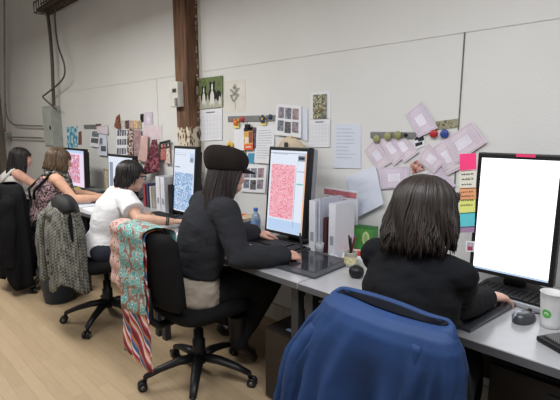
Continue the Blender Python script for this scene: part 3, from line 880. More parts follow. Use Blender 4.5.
# ---- woman in the cap
J = dict(pelvis=V((-1.955, -.90, .545)), chest=V((-1.895, -.865, .87)), neck=V((-1.845, -.80, 1.065)), head=V((-1.835, -.745, 1.18)), face=V((-.12, 1, -.22)),
         shL=V((-2.01, -.79, 1.0)), shR=V((-1.715, -.855, 1.0)), elL=V((-2.08, -.62, .80)), wrL=V((-1.90, -.46, .79)), elR=V((-1.575, -.865, .795)), wrR=V((-1.475, -.655, .780)),
         hdL=V((.4, .9, -.1)), hdR=V((.18, .95, -.14)), hnR=V((.35, -.1, 1)), knL=V((-1.99, -.47, .50)), knR=V((-1.78, -.44, .50)), anL=V((-2.02, -.62, .20)), anR=V((-1.84, -.66, .19)), toL=V((-2.02, -.46, .07)), toR=V((-1.82, -.56, .04)), w=.93)
for k_ in ('pelvis', 'chest', 'neck', 'head', 'shL', 'shR'): J[k_].x += .032
J['hlat'] = V((1, -.1, 0)).normalized(); J['waist'] = J['pelvis'].lerp(J['chest'], .36)
hips(J, .078); J['hr'] = .072
p3 = person('woman in a black peaked cap and dark grey cardigan, drawing with a pen', J, skin('skin_pink', (212, 164, 146)), .006, curls={'R': (.7, .8, .5), 'L': (.3, .3, .2)})
M_card = mat('charcoal_knit', (46, 47, 52), .92, bump=.3, bscale=220, spec=.2)
top(J, p3, mat('taupe_jersey', (164, 153, 140), .9, bump=.15, bscale=40), 'undershirt', .020, 'none', 0, 4, .007, .006, 9)
top(J, p3, M_card, 'cardigan', .029, 'long', 3, 8, .007, .004, 4, .90, armw=.0)
trousers(J, p3, mat('black_cotton', (20, 20, 22), .9), inf=.004, hi=2); shoes(J, p3, mat('black_leather', (24, 22, 22), .5), 'boot', True)
M_hair3 = mat('black_brown_hair', (32, 22, 19), .45, var=.25, scale=8, stretch=(12, 12, 1), spec=.5)
def prof3(z):
    u = max(0, min(1, (.035 - z) / .3))
    return .082 * (1 + .05 * math.sin(u * PI)), .094, .098 * (1 + .18 * u)
def gath3(q, v):
    return V((q.x * (1 - .25 * v), q.y - .02 * v, q.z))
hairdo(J, M_hair3, p3, prof3, lambda a: -.11 - .25 * min(1, max(0, (a - 1.1) / 1.0)), 1.15, 9, 380, .06, wave=.017, gather=gath3)
eyes(J, p3)
# newsboy cap: soft crown, band, peak
M, c = head_frame(J)
M_cap = mat('black_felt', (40, 35, 33), .95, bump=.3, bscale=120, spec=.15)
cp = MB(); rs = []
for i in range(13):
    u = i / 12
    z = .012 + .118 * u if i else .006
    prof_ = [.094, .099, .106, .112, .116, .117, .115, .110, .102, .09, .072, .045, .012][i]
    zz = [.030, .036, .045, .058, .072, .086, .100, .112, .122, .130, .136, .140, .141][i]
    r_ = []
    for k in range(48):
        a = 2 * PI * k / 48
        pr = prof_ * (1 + .012 * math.sin(8 * a) * math.sin(u * PI))
        r_.append(V((pr * .93 * math.sin(a), pr * 1.12 * math.cos(a) - .012 - .012 * u, zz + (-.028 * (1 - u) * (1 - math.cos(a)) / 2) - .012 * math.sin(u * PI) * math.cos(a))))
    rs.append(r_)
cp.rings(rs); cp.map(lambda p: c + M @ V((p.x * 1.03, p.y * 1.0 - .006, p.z * 1.0)))
capo = obj('cap', cp, M_cap, p3); solid(capo, .004, 1, 1)
pk = []
for i in range(7):
    u = i / 6
    pk.append([c + M @ V(((.088 - .012 * u * u) * math.sin(a) * (1 - .12 * u), .10 * math.cos(a) * (1.04 + 1.2 * u * max(0, math.cos(a * 1.15))) - .008, .050 - .016 * u - .020 * abs(math.sin(a)))) for a in [-1.15 + 2.3 * k / 24 for k in range(25)]])
po = obj('cap_peak', MB().grid(pk), M_cap, capo); solid(po, .006, 1, 0)
obj('cap_button', MB().ball(c + M @ V((0, -.024, .142)), (.010, .010, .006)), M_cap, capo)

# ---- woman in white with dark glasses
J = dict(pelvis=V((-3.10, -.90, .54)), chest=V((-3.07, -.83, .80)), neck=V((-3.04, -.735, .965)), head=V((-3.035, -.665, 1.065)), face=V((-.12, 1, -.22)),
         shL=V((-3.185, -.73, .915)), shR=V((-2.90, -.775, .915)), elL=V((-3.24, -.62, .80)), wrL=V((-3.06, -.60, .772)), elR=V((-2.715, -.79, .805)), wrR=V((-2.60, -.60, .778)),
         hdL=V((.6, .7, -.08)), hdR=V((.1, .95, -.1)), knL=V((-3.2, -.46, .50)), knR=V((-2.96, -.46, .50)), anL=V((-3.2, -.45, .10)), anR=V((-2.96, -.45, .10)), toL=V((-3.2, -.28, .03)), toR=V((-2.96, -.28, .03)), w=.93)
hips(J)
p2 = person('woman in a white short-sleeved top and dark glasses', J, skin('skin_light', (214, 172, 150)), .006, curls={'R': (.35, .4, .3), 'L': (.2, .3, .2)})
top(J, p2, mat('white_cotton', (228, 228, 232), .9, var=.015, bump=.15, bscale=30), 'blouse', .018, 'short', 1, 8, .007, .004, 6)
trousers(J, p2, mat('blue_black_denim', (40, 44, 56), .9)); shoes(J, p2, M_black)
M_hair2 = mat('near_black_hair', (26, 21, 20), .45, var=.25, scale=8, stretch=(12, 12, 1), spec=.5)
hairdo(J, M_hair2, p2, bob_prof(.083, .096, .102, -.12), lambda a: .0 - .085 * min(1, max(0, (a - 1.45) / .7)), 1.25, 12, 360, .058, wave=.010)
eyes(J, p2)
M, c = head_frame(J)
gl = MB()
for s in (-1, 1):
    P = [c + M @ V((s * .033 + .024 * math.cos(a), .100 - .012 * abs(math.cos(a) * .5 + s * .5 * math.cos(a)), .006 + .017 * math.sin(a))) for a in [2 * PI * k / 20 for k in range(21)]]
    gl.tube(P, .0032, 6)
    gl.tube([c + M @ V((s * .057, .094, .012)), c + M @ V((s * .080, .07, .012)), c + M @ V((s * .083, .0, .010)), c + M @ V((s * .080, -.012, -.002))], [.0035, .005, .004, .003], 6)
gl.tube([c + M @ V((-.01, .103, .010)), c + M @ V((.01, .103, .010))], .003, 6)
obj('eyeglasses', gl, M_black, p2)
b0 = J['wrR'].lerp(J['elR'], .12); dd = (J['elR'] - J['wrR']).normalized()
x_ = dd.orthogonal().normalized(); y_ = dd.cross(x_)
br = MB()
for o_ in (0, .012):
    br.tube([b0 + dd * o_ + (x_ * math.cos(a) + y_ * math.sin(a)) * .0295 for a in [2 * PI * k / 20 for k in range(21)]], .004, 6, cap=False)
obj('bracelet', br, M_black, p2)

# ---- woman with short light brown hair, sleeveless print top and scarf
J = dict(pelvis=V((-4.36, -.90, .54)), chest=V((-4.32, -.845, .84)), neck=V((-4.29, -.78, 1.015)), head=V((-4.27, -.735, 1.12)), face=V((.02, 1, -.2)),
         shL=V((-4.45, -.78, .96)), shR=V((-4.14, -.81, .96)), elL=V((-4.46, -.6, .80)), wrL=V((-4.24, -.44, .775)), elR=V((-4.03, -.72, .79)), wrR=V((-3.96, -.48, .775)),
         hdL=V((.6, .7, -.1)), hdR=V((.2, .95, -.1)), knL=V((-4.46, -.46, .5)), knR=V((-4.22, -.46, .5)), anL=V((-4.46, -.44, .1)), anR=V((-4.22, -.44, .1)), toL=V((-4.46, -.28, .03)), toR=V((-4.22, -.28, .03)), w=.92)
hips(J)
p1 = person('woman with a light brown bob, sleeveless printed top and grey scarf', J, skin('skin_peach', (218, 170, 144)), .007, curls={'R': (.3, .3, .3)})
M_print = ramp_mat('black_pink_print', 'noise', 60, [(.38, (38, 32, 36)), (.5, (96, 78, 84)), (.58, (196, 160, 164)), (.7, (60, 48, 54))], .9)
top(J, p1, M_print, 'printed_top', .012, 'none', 1, 7, .008, .006, 7)
st = MB()
for s in (-1, 1):
    q = J['sh' + ('L' if s < 0 else 'R')].lerp(J['neck'], .45)
    st.tube([J['chest'] + V((s * .09, .09, .06)), q + V((0, .05, .03)), q + V((0, 0, .045)), q + V((0, -.05, .02)), J['chest'] + V((s * .08, -.13, .03)), J['chest'] + V((s * .05, -.13, -.05))], .012, 8)
obj('straps', st, M_coat, p1)
trousers(J, p1, mat('dark_skirt', (28, 26, 30), .9)); shoes(J, p1, M_black)
M_hair1 = mat('light_brown_hair', (84, 66, 48), .45, var=.25, scale=8, stretch=(12, 12, 1), spec=.5)
hairdo(J, M_hair1, p1, bob_prof(.088, .100, .104, .10), lambda a: -.095 - .02 * math.cos(a), .95, 15, 380, .035, wave=.006)
eyes(J, p1)
sc = MB(); nk = J['neck']
for i in range(3):
    sc.tube([nk + V(((.075 + .008 * i) * math.cos(a), .02 + (.075 + .01 * i) * math.sin(a), .035 - .025 * i + .018 * math.sin(a * 2 + i) - .02 * math.sin(a))) for a in [2 * PI * k / 24 for k in range(25)]], .021, 10, cap=False)
sc.tube([nk + V((.05, .08, .0)), nk + V((.06, .10, -.08)), nk + V((.055, .115, -.2))], [.022, .03, .035], 12, sq=.5)
obj('scarf', sc, ramp_mat('grey_leaf_scarf', 'noise', 45, [(.4, (54, 58, 58)), (.52, (130, 132, 128)), (.62, (186, 184, 176))], .9), p1)

# ---- farthest woman, long dark hair and white vest
J = dict(pelvis=V((-5.60, -.92, .54)), chest=V((-5.56, -.86, .82)), neck=V((-5.52, -.80, .985)), head=V((-5.50, -.755, 1.09)), face=V((.02, 1, -.2)),
         shL=V((-5.68, -.80, .93)), shR=V((-5.38, -.83, .93)), elL=V((-5.68, -.62, .80)), wrL=V((-5.5, -.44, .775)), elR=V((-5.30, -.68, .80)), wrR=V((-5.28, -.40, .775)),
         hdL=V((.6, .7, -.1)), hdR=V((.0, .95, -.1)), knL=V((-5.7, -.48, .5)), knR=V((-5.46, -.48, .5)), anL=V((-5.7, -.46, .1)), anR=V((-5.46, -.46, .1)), toL=V((-5.7, -.3, .03)), toR=V((-5.46, -.3, .03)), w=.92)
for k_, v_ in J.items():
    if isinstance(v_, Vector) and k_[:2] not in ('hd', 'fa'): v_.x += .14
hips(J)
p0 = person('woman with long dark hair and a white sleeveless vest', J, skin('skin_rose', (214, 166, 146)), .008, curls={'R': (.3, .3, .3)})
top(J, p0, mat('white_jersey', (214, 212, 210), .9, var=.02), 'vest', .012, 'none', 1, 7, .008, .005, 3)
sv = MB()
for s in (-1, 1):
    q = J['sh' + ('L' if s < 0 else 'R')].lerp(J['neck'], .4)
    sv.tube([J['chest'] + V((s * .09, .09, .06)), q + V((0, .05, .03)), q + V((0, 0, .045)), q + V((0, -.05, .02)), J['chest'] + V((s * .09, -.12, .03))], .016, 8)
obj('straps', sv, MATS['white_jersey'], p0)
trousers(J, p0, MATS['dark_skirt']); shoes(J, p0, M_black)
hairdo(J, M_hair2, p0, bob_prof(.084, .096, .102, .08), lambda a: -.24 + .04 * math.cos(a), 1.05, 18, 340, .06, wave=.010)
eyes(J, p0)

# ------------------------------------------------------------------ things on the wall
def paper(name, label, cat, corners, layer=0, m=None, marks=(), mats=(), curl=0.0, group=None, th=.0012, parent=None):
    """corners TL TR BR BL in photo pixels on the wall; marks (u0,v0,u1,v1,mat index), v from the top"""
    y = -.0016 - layer * .0014
    q = [ony(*corners[0], y), ony(*corners[1], y), ony(*corners[2], y - curl), ony(*corners[3], y - curl)]
    return sheet(name, label, cat, q, m or M_paper, marks, mats, group, th, parent)
def sheet(name, label, cat, q, m, marks=(), mats=(), group=None, th=.0012, parent=None, bow=0.0):
    n = (q[1] - q[0]).cross(q[3] - q[0]).normalized()          # points away from the room
    def P(u, v, k=0.0):
        return q[0].lerp(q[1], u).lerp(q[3].lerp(q[2], u), v) - n * (k + bow * 4 * v * (1 - v))
    mb = MB()
    K = 8
    front = [[P(u / K, v / K) for u in range(K + 1)] for v in range(K + 1)]
    mb.grid([r for r in front])
    mb.grid([[P(u / K, v / K, -th) for u in range(K + 1)][::-1] for v in range(K + 1)])
    e = [P(u / K, 0) for u in range(K + 1)] + [P(1, v / K) for v in range(1, K + 1)] + [P(u / K, 1) for u in range(K - 1, -1, -1)] + [P(0, v / K) for v in range(K - 1, 0, -1)]
    mb.rings([e, [p + n * th for p in e]], cap=False)
    for i in range(len(mb.sm)): mb.sm[i] = False
    for j, (u0, v0, u1, v1, mi) in enumerate(marks):
        mb.mi = mi; k = .0005 + .00003 * j
        mb.add([P(u0, v0, k), P(u1, v0, k), P(u1, v1, k), P(u0, v1, k)], [(0, 1, 2, 3)])
    o = obj(name, mb, [m] + list(mats), parent)
    if label: tag(o, label, cat, group)
    return o
def lines(n, u0, u1, v0, v1, mi=1, seed=0, th=.25):
    R = random.Random(seed); out = []
    for i in range(n):
        v = lerp(v0, v1, i / max(1, n - 1)); out.append((u0, v, lerp(u0, u1, R.uniform(.6, 1)), v + (v1 - v0) / n * th, mi))
    return out
def strip(label, a, b, h):
    """magnetic strip; a,b = pixel of its left and right middle"""
    A = ony(*a, -.006); B = ony(*b, -.006)
    z = (A.z + B.z) / 2
    o = obj('magnetic_strip', MB().box(((A.x + B.x) / 2, -.004, z), (B.x - A.x, .008, h), bev=.002), M_magstrip)
    return tag(o, label, 'magnetic strip')
def magnet(label, px, py, r, m, y=-.02):
    c = ony(px, py, y)
    mb = MB(); n = 20
    rs = [[V((c.x + rr * math.cos(2 * PI * k / n), yy, c.z + rr * math.sin(2 * PI * k / n))) for k in range(n)] for rr, yy in ((r * .9, y + .012), (r, y + .010), (r, y + .004), (r * .8, y), (.001, y))]
    mb.rings(rs, cap=True)
    return tag(obj('magnet', mb, m), label, 'magnet')

# --- right group above the nearest woman
strip('grey magnetic strip behind the three olive magnets', (370.5, 133.5), (416, 137), .035)
sk_ = ramp_mat('khaki_photo', 'noise', 40, [(.35, (92, 88, 66)), (.5, (170, 164, 138)), (.65, (60, 60, 50))])
paper('photo_strip', 'mottled khaki strip on the wall right of the lavender card at top', 'photo strip', [(435.5, 121.5), (459, 118.5), (459, 127.5), (435.5, 130.5)], 0, sk_)
def card(label, corners, layer, m=None, lab=(.28, .3, .72, .7), curl=.006, group='lavender patterned cards'):
    m = m or M_lav
    mk = [(.04, .04, .96, .07, 1), (.04, .93, .96, .96, 1), (.04, .04, .07, .96, 1), (.93, .04, .96, .96, 1), (lab[0] - .02, lab[1] - .02, lab[2] + .02, lab[3] + .02, 1), lab + (2,)]
    R = random.Random(len(label))
    for i in range(9):
        mk.append((.09, .1 + i * .09, .25, .125 + i * .09, 1)); mk.append((.75, .1 + i * .09, .9, .125 + i * .09, 1))
    return paper('patterned_card', label, 'card', corners, layer, m, mk, [mat('lavender_lines', (198, 184, 205), .8), mat('card_label', (226, 222, 234), .8)], curl)
card('lavender card standing highest, tilted, above the red magnet', [(405.5, 114.3), (421.3, 101.3), (437.8, 128), (418.5, 137.8)], 4)
card('leftmost lavender card under the first olive magnet', [(363.5, 151), (375, 138.5), (391.5, 162), (378.5, 171)], 1, M_lavpink)
card('second lavender card from left, under the middle olive magnet', [(377, 140), (388, 132.5), (406, 155), (394, 166)], 2, M_lavpink)
card('third lavender card, under the right olive magnet', [(389, 139), (400, 132), (419, 152), (404, 163)], 3, M_lavpink)
card('level lavender card below the fan of three, left of the dark hair', [(379, 168), (409, 166), (408.5, 187), (381, 189)], 4, M_lav)
card('lavender card half hidden under the two large tilted ones', [(417, 160), (428, 143), (446, 160), (434, 174)], 2, M_lavpink)
card('large steep lavender card left of the biggest one', [(431, 148), (446, 138), (466, 166), (447, 175.5)], 3, M_lavpink)
card('biggest lavender card, tilted, just left of the nearest screen top', [(442.3, 141.5), (471.5, 121), (487, 142), (454, 165)], 5, M_lavpink)
card('lowest lavender card behind the head with the dark bob', [(420, 176), (440, 166), (456, 186), (430, 196)], 1, M_lav)
paper('printed_card', 'black and white printed card behind the dark magnets', 'card', [(413, 136), (425, 134), (424.5, 146), (415, 150)], 2, M_paper, [(.1, .1, .9, .35, 1), (.4, .35, .95, .5, 1), (.1, .55, .8, .8, 1)], [M_dink])
paper('photo_print', 'small reddish photo between the lavender cards', 'photo', [(410, 164), (417, 160), (425, 169), (412, 174)], 5, ramp_mat('reddish_photo', 'noise', 45, [(.35, (90, 52, 50)), (.5, (190, 130, 120)), (.65, (220, 196, 180))]))
M_olive = mat('olive_magnet', (150, 152, 100), .4); M_redm = mat('red_magnet', (180, 44, 50), .35); M_bluem = mat('blue_magnet', (52, 74, 150), .35)
magnet('leftmost of the three olive magnets', 376, 139, .022, M_olive); magnet('middle one of the three olive magnets', 387, 136.5, .022, M_olive, -.022); magnet('rightmost of the three olive magnets', 397, 135.2, .022, M_olive, -.026)
magnet('small black magnet right of the olive ones', 405, 135, .01, M_black)
magnet('red magnet beside the blue one', 433, 133.8, .021, M_redm, -.022); magnet('blue magnet beside the red one', 443.8, 133.8, .022, M_bluem, -.022)
paper('paper_sheet', 'pale typed sheet on the bare wall left of the magnets', 'paper sheet', [(334, 124), (361, 124.3), (360.5, 168.5), (333.5, 168)], 0, M_paperblue, lines(9, .1, .9, .1, .75, 1, 3), [mat('faint_ink', (186, 190, 204), .8)], .004)
paper('paper_sheet', 'large blank bluish sheet hanging askew above the green box', 'paper sheet', [(346, 177), (375.5, 165.5), (383.5, 204), (357, 217.5)], 1, M_paperblue, lines(3, .3, .8, .3, .7, 1, 8, .04), [MATS['faint_ink']], .03)
# --- calendars
def calendar(label, base, pic, page, picmat, extra_marks, extra_mats, dots=True):
    t = thing('wall_calendar', label, 'calendar', (0, 0, 0))
    sheet('picture', None, None, [ony(*c, -.010) for c in pic], picmat, extra_marks, extra_mats, None, .003, t)
    mk = lines(5, .08, .92, .22, .9, 1, 4, .05)
    mk = [(.06, .2 + i * .14, .94, .206 + i * .14, 1) for i in range(6)] + [(.06 + i * .1466, .2, .068 + i * .1466, .9, 1) for i in range(7)] + [(.3, .07, .7, .11, 2)]
    sheet('page', None, None, [ony(*c, -.007) for c in page], M_paper, mk, [MATS['faint_ink'], M_ink], None, .003, t)
    if base: sheet('backing', None, None, [ony(*c, -.003) for c in base], M_paper, (), (), None, .002, t)
    loc = ony(*page[3], 0); loc = V((loc.x, 0, loc.z)); t.location = loc
    for ch in t.children: ch.data.transform(Matrix.Translation(-loc))
    return t
grass = ramp_mat('calendar_meadow', 'noise', 26, [(.3, (74, 88, 52)), (.5, (112, 128, 78)), (.7, (92, 104, 76))])
M_dogb = mat('dog_black', (30, 28, 30), .8); M_dogw = mat('dog_white', (214, 212, 208), .8)
cal = calendar('calendar with two black and white dogs on grass, beside the timber post', None, [(199, 78.5), (222.5, 75.5), (222.3, 107), (199, 109)], [(199.5, 110.5), (222, 108.5), (222, 140), (200, 141)], grass,
    [(.0, .58, 1, 1, 3)], [M_dogb, M_dogw, mat('calendar_pale_grass', (176, 178, 160), .8)])
# the dogs: low relief silhouettes printed on the picture
dogs = MB(); q = [ony(*c, -.011) - cal.location for c in [(199, 78.5), (222.5, 75.5), (222.3, 107), (199, 109)]]
def PP(u, v): return q[0].lerp(q[1], u).lerp(q[3].lerp(q[2], u), v)
def blob(cx, cy, rx, ry, mi, lay):
    dogs.mi = mi; n = 16
    dogs.add([PP(cx + rx * math.cos(2 * PI * k / n), cy + ry * math.sin(2 * PI * k / n)) - V((0, .0004 * lay, 0)) for k in range(n)][::-1], [list(range(n))])
for (cx, cy, k) in ((.22, .46, .8), (.58, .40, 1.0)):
    blob(cx, cy + .2 * k, .17 * k, .26 * k, 0, 2); blob(cx, cy + .26 * k, .085 * k, .22 * k, 1, 3); blob(cx, cy - .10 * k, .115 * k, .12 * k, 0, 4)
    blob(cx, cy - .06 * k, .035 * k, .13 * k, 1, 5); blob(cx - .085 * k, cy - .2 * k, .035 * k, .07 * k, 0, 4); blob(cx + .085 * k, cy - .2 * k, .035 * k, .07 * k, 0, 4)
    blob(cx - .07 * k, cy + .42 * k, .035 * k, .14 * k, 1, 4); blob(cx + .07 * k, cy + .42 * k, .035 * k, .14 * k, 1, 4)
blob(.84, .62, .11, .17, 0, 2); blob(.90, .78, .04, .15, 1, 3)
obj('dogs_print', dogs, [M_dogb, M_dogw], cal)
mosaic = ramp_mat('mosaic_picture', 'voronoi_cell', 95, [(.1, (92, 86, 66)), (.35, (160, 150, 118)), (.55, (104, 120, 112)), (.75, (196, 184, 154)), (.9, (120, 84, 60))], interp='CONSTANT')
calendar('narrow calendar with a mosaic of small pictures, above the pink patterned screen', [(310.5, 92.5), (330.5, 91), (330.5, 118), (310.5, 119.5)], [(313, 94.8), (326.2, 94), (326, 118), (313, 118.5)], [(309.5, 120), (330, 119), (329.5, 147), (308.5, 147.5)], mosaic, [], [])
t_ = paper('botanical_print', 'cream sheet with a grey leafy plant drawing, right of the dog calendar', 'print', [(224.5, 81.5), (245.5, 79), (245.8, 111), (225, 112.5)], 0, M_cream)
# leafy drawing on it
q = [ony(*c, -.0022) for c in [(224.5, 81.5), (245.5, 79), (245.8, 111), (225, 112.5)]]
pd = MB()
for (cx, cy, rx, ry, an) in [(.5, .25, .12, .05, .2), (.36, .33, .13, .05, .6), (.62, .32, .13, .05, -.5), (.45, .44, .12, .05, -.3), (.6, .46, .13, .05, .4), (.34, .52, .11, .05, .8), (.55, .58, .12, .05, -.7), (.42, .64, .10, .04, .5), (.5, .18, .07, .06, 0)]:
    pd.add([PP(cx + rx * math.cos(a) * math.cos(an) - ry * math.sin(a) * math.sin(an), cy + rx * math.cos(a) * math.sin(an) + ry * math.sin(a) * math.cos(an)) for a in [-2 * PI * k / 12 for k in range(12)]], [list(range(12))])
pd.add([PP(.485, .2), PP(.51, .2), PP(.53, .92), PP(.505, .92)], [(0, 1, 2, 3)])
obj('plant_drawing', pd, mat('grey_wash', (158, 155, 148), .9, var=.2, scale=60), t_)
# --- middle group
strip('long grey magnetic strip right of the dog calendar', (228, 120), (276, 116.8), .042)
photo_cells = lambda: [(.1, .1, .34, .45, 1), (.38, .1, .62, .45, 2), (.66, .1, .9, .45, 3), (.1, .52, .34, .86, 2), (.38, .54, .62, .9, 4), (.66, .52, .9, .86, 1)]
M_ph = [mat('photo_mauve', (136, 126, 138), .6, var=.3, scale=50), mat('photo_grey', (120, 124, 136), .6, var=.35, scale=50), mat('photo_rose', (154, 132, 140), .6, var=.3, scale=50), mat('photo_dark', (92, 92, 98), .6, var=.4, scale=60)]
t = paper('photo_sheet', 'white sheet of six small photos right of the magnetic strip', 'photo sheet', [(276.5, 103.5), (301.5, 106), (301, 138), (274.5, 134.5)], 5, M_paper, photo_cells(), M_ph, .012)
paper('paper_sheet', 'folded sheet edge behind the six-photo sheet', 'paper sheet', [(299, 107), (307.5, 109), (307.5, 141.5), (299, 138)], 2, M_paperblue, curl=.004)
paper('photo_sheet', 'white sheet of photos low beside the cap, left of the pink screen', 'photo sheet', [(242, 166), (267, 165.2), (265, 193), (241, 191.5)], 2, M_paper, photo_cells(), M_ph, .01)
paper('paper_sheet', 'long typed sheet hanging right of the colourful card', 'paper sheet', [(257, 126.5), (275, 124.5), (273, 164), (254, 162.5)], 1, M_paper, lines(12, .1, .92, .12, .85, 1, 5, .3), [MATS['faint_ink']], .012)
paper('paper_sheet', 'blank white sheet hanging left of the colourful card', 'paper sheet', [(234, 128), (246, 126.5), (244.5, 150.5), (234, 149.5)], 1, M_paper, curl=.008)
t = paper('picture_card', 'colourful orange and yellow card held by a black clip', 'picture card', [(243.8, 128), (252.5, 127), (253, 149.5), (244, 150)], 4, mat('card_yellow', (206, 160, 80), .6, var=.2, scale=40), [(0, .0, 1, .16, 1), (.1, .42, .55, .72, 2), (.55, .2, .95, .7, 3), (0, .76, 1, 1, 4), (.2, .84, .8, .9, 2)], [M_black, mat('card_cream', (232, 212, 190), .7), mat('card_brown', (140, 78, 70), .7), mat('card_orange', (226, 96, 52), .6)], .012)
paper('picture_card', 'dark purplish card close behind the colourful one', 'picture card', [(251.5, 127), (256, 127.5), (256, 148), (252, 149)], 2, mat('card_violet', (92, 74, 92), .7, var=.35, scale=60), curl=.006)
a = ony(247.5, 125.5, -.02)
t = thing('binder_clip', 'black clip over the colourful card', 'binder clip', (a.x, -.02, a.z - .02))
obj('clip_body', MB().box((0, .0, .015), (.05, .016, .03), bev=.005), M_black, t); obj('clip_handle', MB().tube([(-.012, -.009, .02), (-.012, -.012, .045), (.012, -.012, .045), (.012, -.009, .02)], .0025, 6), M_metal, t)
def flower(label, px, py, r, colp, colc, y=-.02, square=None):
    c = ony(px, py, y); t = thing('flower_magnet', label, 'magnet', c)
    pb = MB()
    for k in range(5):
        a = 2 * PI * k / 5 + .3
        pb.ball((r * .6 * math.cos(a), 0, r * .6 * math.sin(a)), (r * .5, .005, r * .5), 14, 8)
    obj('petals', pb, colp, t); obj('flower_centre', MB().ball((0, -.004, 0), (r * .35, .006, r * .35), 14, 8), colc, t)
    if square: obj('card', MB().box((0, .008, -.01), (square, .002, square * 1.2), rz=0), mat('pale_yellow_card', (222, 206, 130), .8, var=.15, scale=60), t)
M_yel = mat('flower_yellow', (226, 184, 60), .6); M_orf = mat('flower_orange', (212, 96, 44), .6); M_grf = mat('flower_green', (70, 96, 60), .6); M_navy = mat('flower_navy', (50, 60, 96), .6)
flower('orange and yellow flower magnet at the left of the long strip', 235.5, 122, .027, M_orf, M_yel, -.022, .06)
magnet('round red magnet left end of the long strip', 241.8, 119.3, .022, M_redm, -.016)
flower('navy and yellow flower magnet at the middle of the long strip', 262.5, 119, .028, M_navy, M_yel, -.02, .058)
magnet('dark blue magnet right end of the long strip', 269.5, 116.8, .018, M_navy, -.018)
flower('yellow flower decoration right above the black cap', 230, 146, .036, M_yel, M_grf, -.02)
paper('photo_print', 'dark photo between the cap and the teal card', 'photo', [(234.5, 150), (246.5, 149.5), (246, 163), (235, 163)], 0, mat('photo_olive', (96, 98, 86), .6, var=.5, scale=40))
paper('paper_slip', 'small teal blue card left of the typed sheet', 'card', [(248, 153.5), (255, 153), (254.5, 164), (247.5, 163)], 1, mat('teal_card', (74, 150, 184), .7))
# beige cap hanging behind the pink screen
a = ony(291, 147, -.10)
t = thing('cap', 'beige cap hanging on the wall above the pink patterned screen', 'cap', (a.x, -.01, a.z - .02))
cb = MB(); rs = []
for i in range(9):
    u = i / 8; an = u * PI / 2
    rs.append([V((.10 * math.cos(an) * math.cos(b), -.085 + .075 * math.cos(an) * math.sin(b), .085 * math.sin(an) * (1 - .1 * math.cos(b)))) for b in [2 * PI * k / 32 for k in range(32)]])
cb.rings(rs); obj('crown', cb, mat('beige_canvas', (198, 182, 158), .9, var=.08), t)
pk = [[V(((.085 + .0 * u) * math.sin(b), -.085 - .074 * math.cos(b) - .055 * u * math.cos(b), -.002 - .035 * u)) for b in [-1.1 + 2.2 * k / 16 for k in range(17)]] for u in (0, .33, .66, 1)]
o = obj('peak', MB().grid(pk), MATS['beige_canvas'], t); solid(o, .004, 0, 0)
obj('button', MB().ball((0, -.085, .085), .008), MATS['beige_canvas'], t)
obj('badge', MB().box((.02, -.158, .035), (.03, .006, .035), bev=.002), M_dgrey, t)
# --- left group, above the woman in white
blueprint = ramp_mat('turquoise_blot_print', 'noise', 22, [(.4, (214, 226, 226)), (.5, (110, 186, 206)), (.6, (44, 128, 168))])
paper('art_print', 'white print with turquoise blots at the far end of the papers', 'print', [(66.5, 127), (77.5, 126), (77.8, 147), (67, 148.5)], 0, blueprint)
paper('picture_slip', 'narrow brown patterned slip right of the turquoise print', 'picture slip', [(78.5, 132), (81.5, 131), (81.8, 144.5), (78.2, 145)], 0, mat('slip_brown', (120, 84, 76), .7, var=.4, scale=60))
strip('short dark magnetic strip above the far photo sheets', (84, 127.3), (96, 126.3), .05)
paper('picture_slip', 'small dark printed card at the end of the short strip', 'picture slip', [(95.5, 124), (101, 123.8), (100.5, 128.5), (95.5, 128.5)], 2, mat('slip_sepia', (104, 80, 70), .7, var=.45, scale=70))
paper('photo_sheet', 'white sheet with dark photos hanging under the short strip', 'photo sheet', [(91.5, 129.5), (100.5, 130), (98.5, 147.5), (89.5, 146)], 1, M_paper, [(.1, .08, .9, .42, 1), (.1, .5, .9, .78, 2)], [M_ph[1], M_ph[3]], .02)
paper('photo_sheet', 'greyish photo sheet hanging lower, under the pink card', 'photo sheet', [(99, 134), (106.5, 134), (107, 156), (98, 155)], 2, M_paperblue, [(.15, .2, .5, .5, 1), (.3, .55, .9, .8, 2)], [M_ph[1], M_ph[3]], .02)
paper('patterned_card', 'pale pink card over the far photo sheets', 'card', [(96.5, 126.5), (107.5, 124.5), (107.8, 134.5), (97, 133)], 4, M_lavpink, [(.1, .1, .9, .15, 1)], [M_lavline], .01)
paper('fabric_swatch', 'rust brown feather-shaped swatch above the photo rows', 'fabric swatch', [(116, 117), (119.5, 113.8), (120, 130), (114, 127)], 1, mat('rust_print', (124, 76, 58), .8, var=.45, scale=60), curl=.02)
M_row = [M_ph[3], M_ph[1]]
paper('photo_sheet', 'long white sheet with three rows of small photos', 'photo sheet', [(116.5, 128.5), (128, 128), (128, 155), (115.5, 155)], 2, M_paper, [(.1 + .2 * i, .06 + .34 * j, .26 + .2 * i, .28 + .34 * j, 1 + (i + j) % 2) for i in range(4) for j in range(3)], M_row, .015)
for i, (x, cc, nm) in enumerate([(121, (196, 186, 182), 'whitish'), (125, (94, 70, 68), 'dark'), (129, (190, 160, 158), 'pinkish'), (133, (206, 180, 128), 'yellowish'), (137, (176, 158, 140), 'tan')]):
    paper('picture_slip', nm + ' little card in the top row above the hanging fabric strips', 'picture slip', [(x, 120.5 + i * .2), (x + 4.2, 120.2), (x + 4.4, 128.5), (x + .3, 128.8)], i % 3, mat('slip_' + nm, cc, .8, var=.25, scale=60), curl=.006)
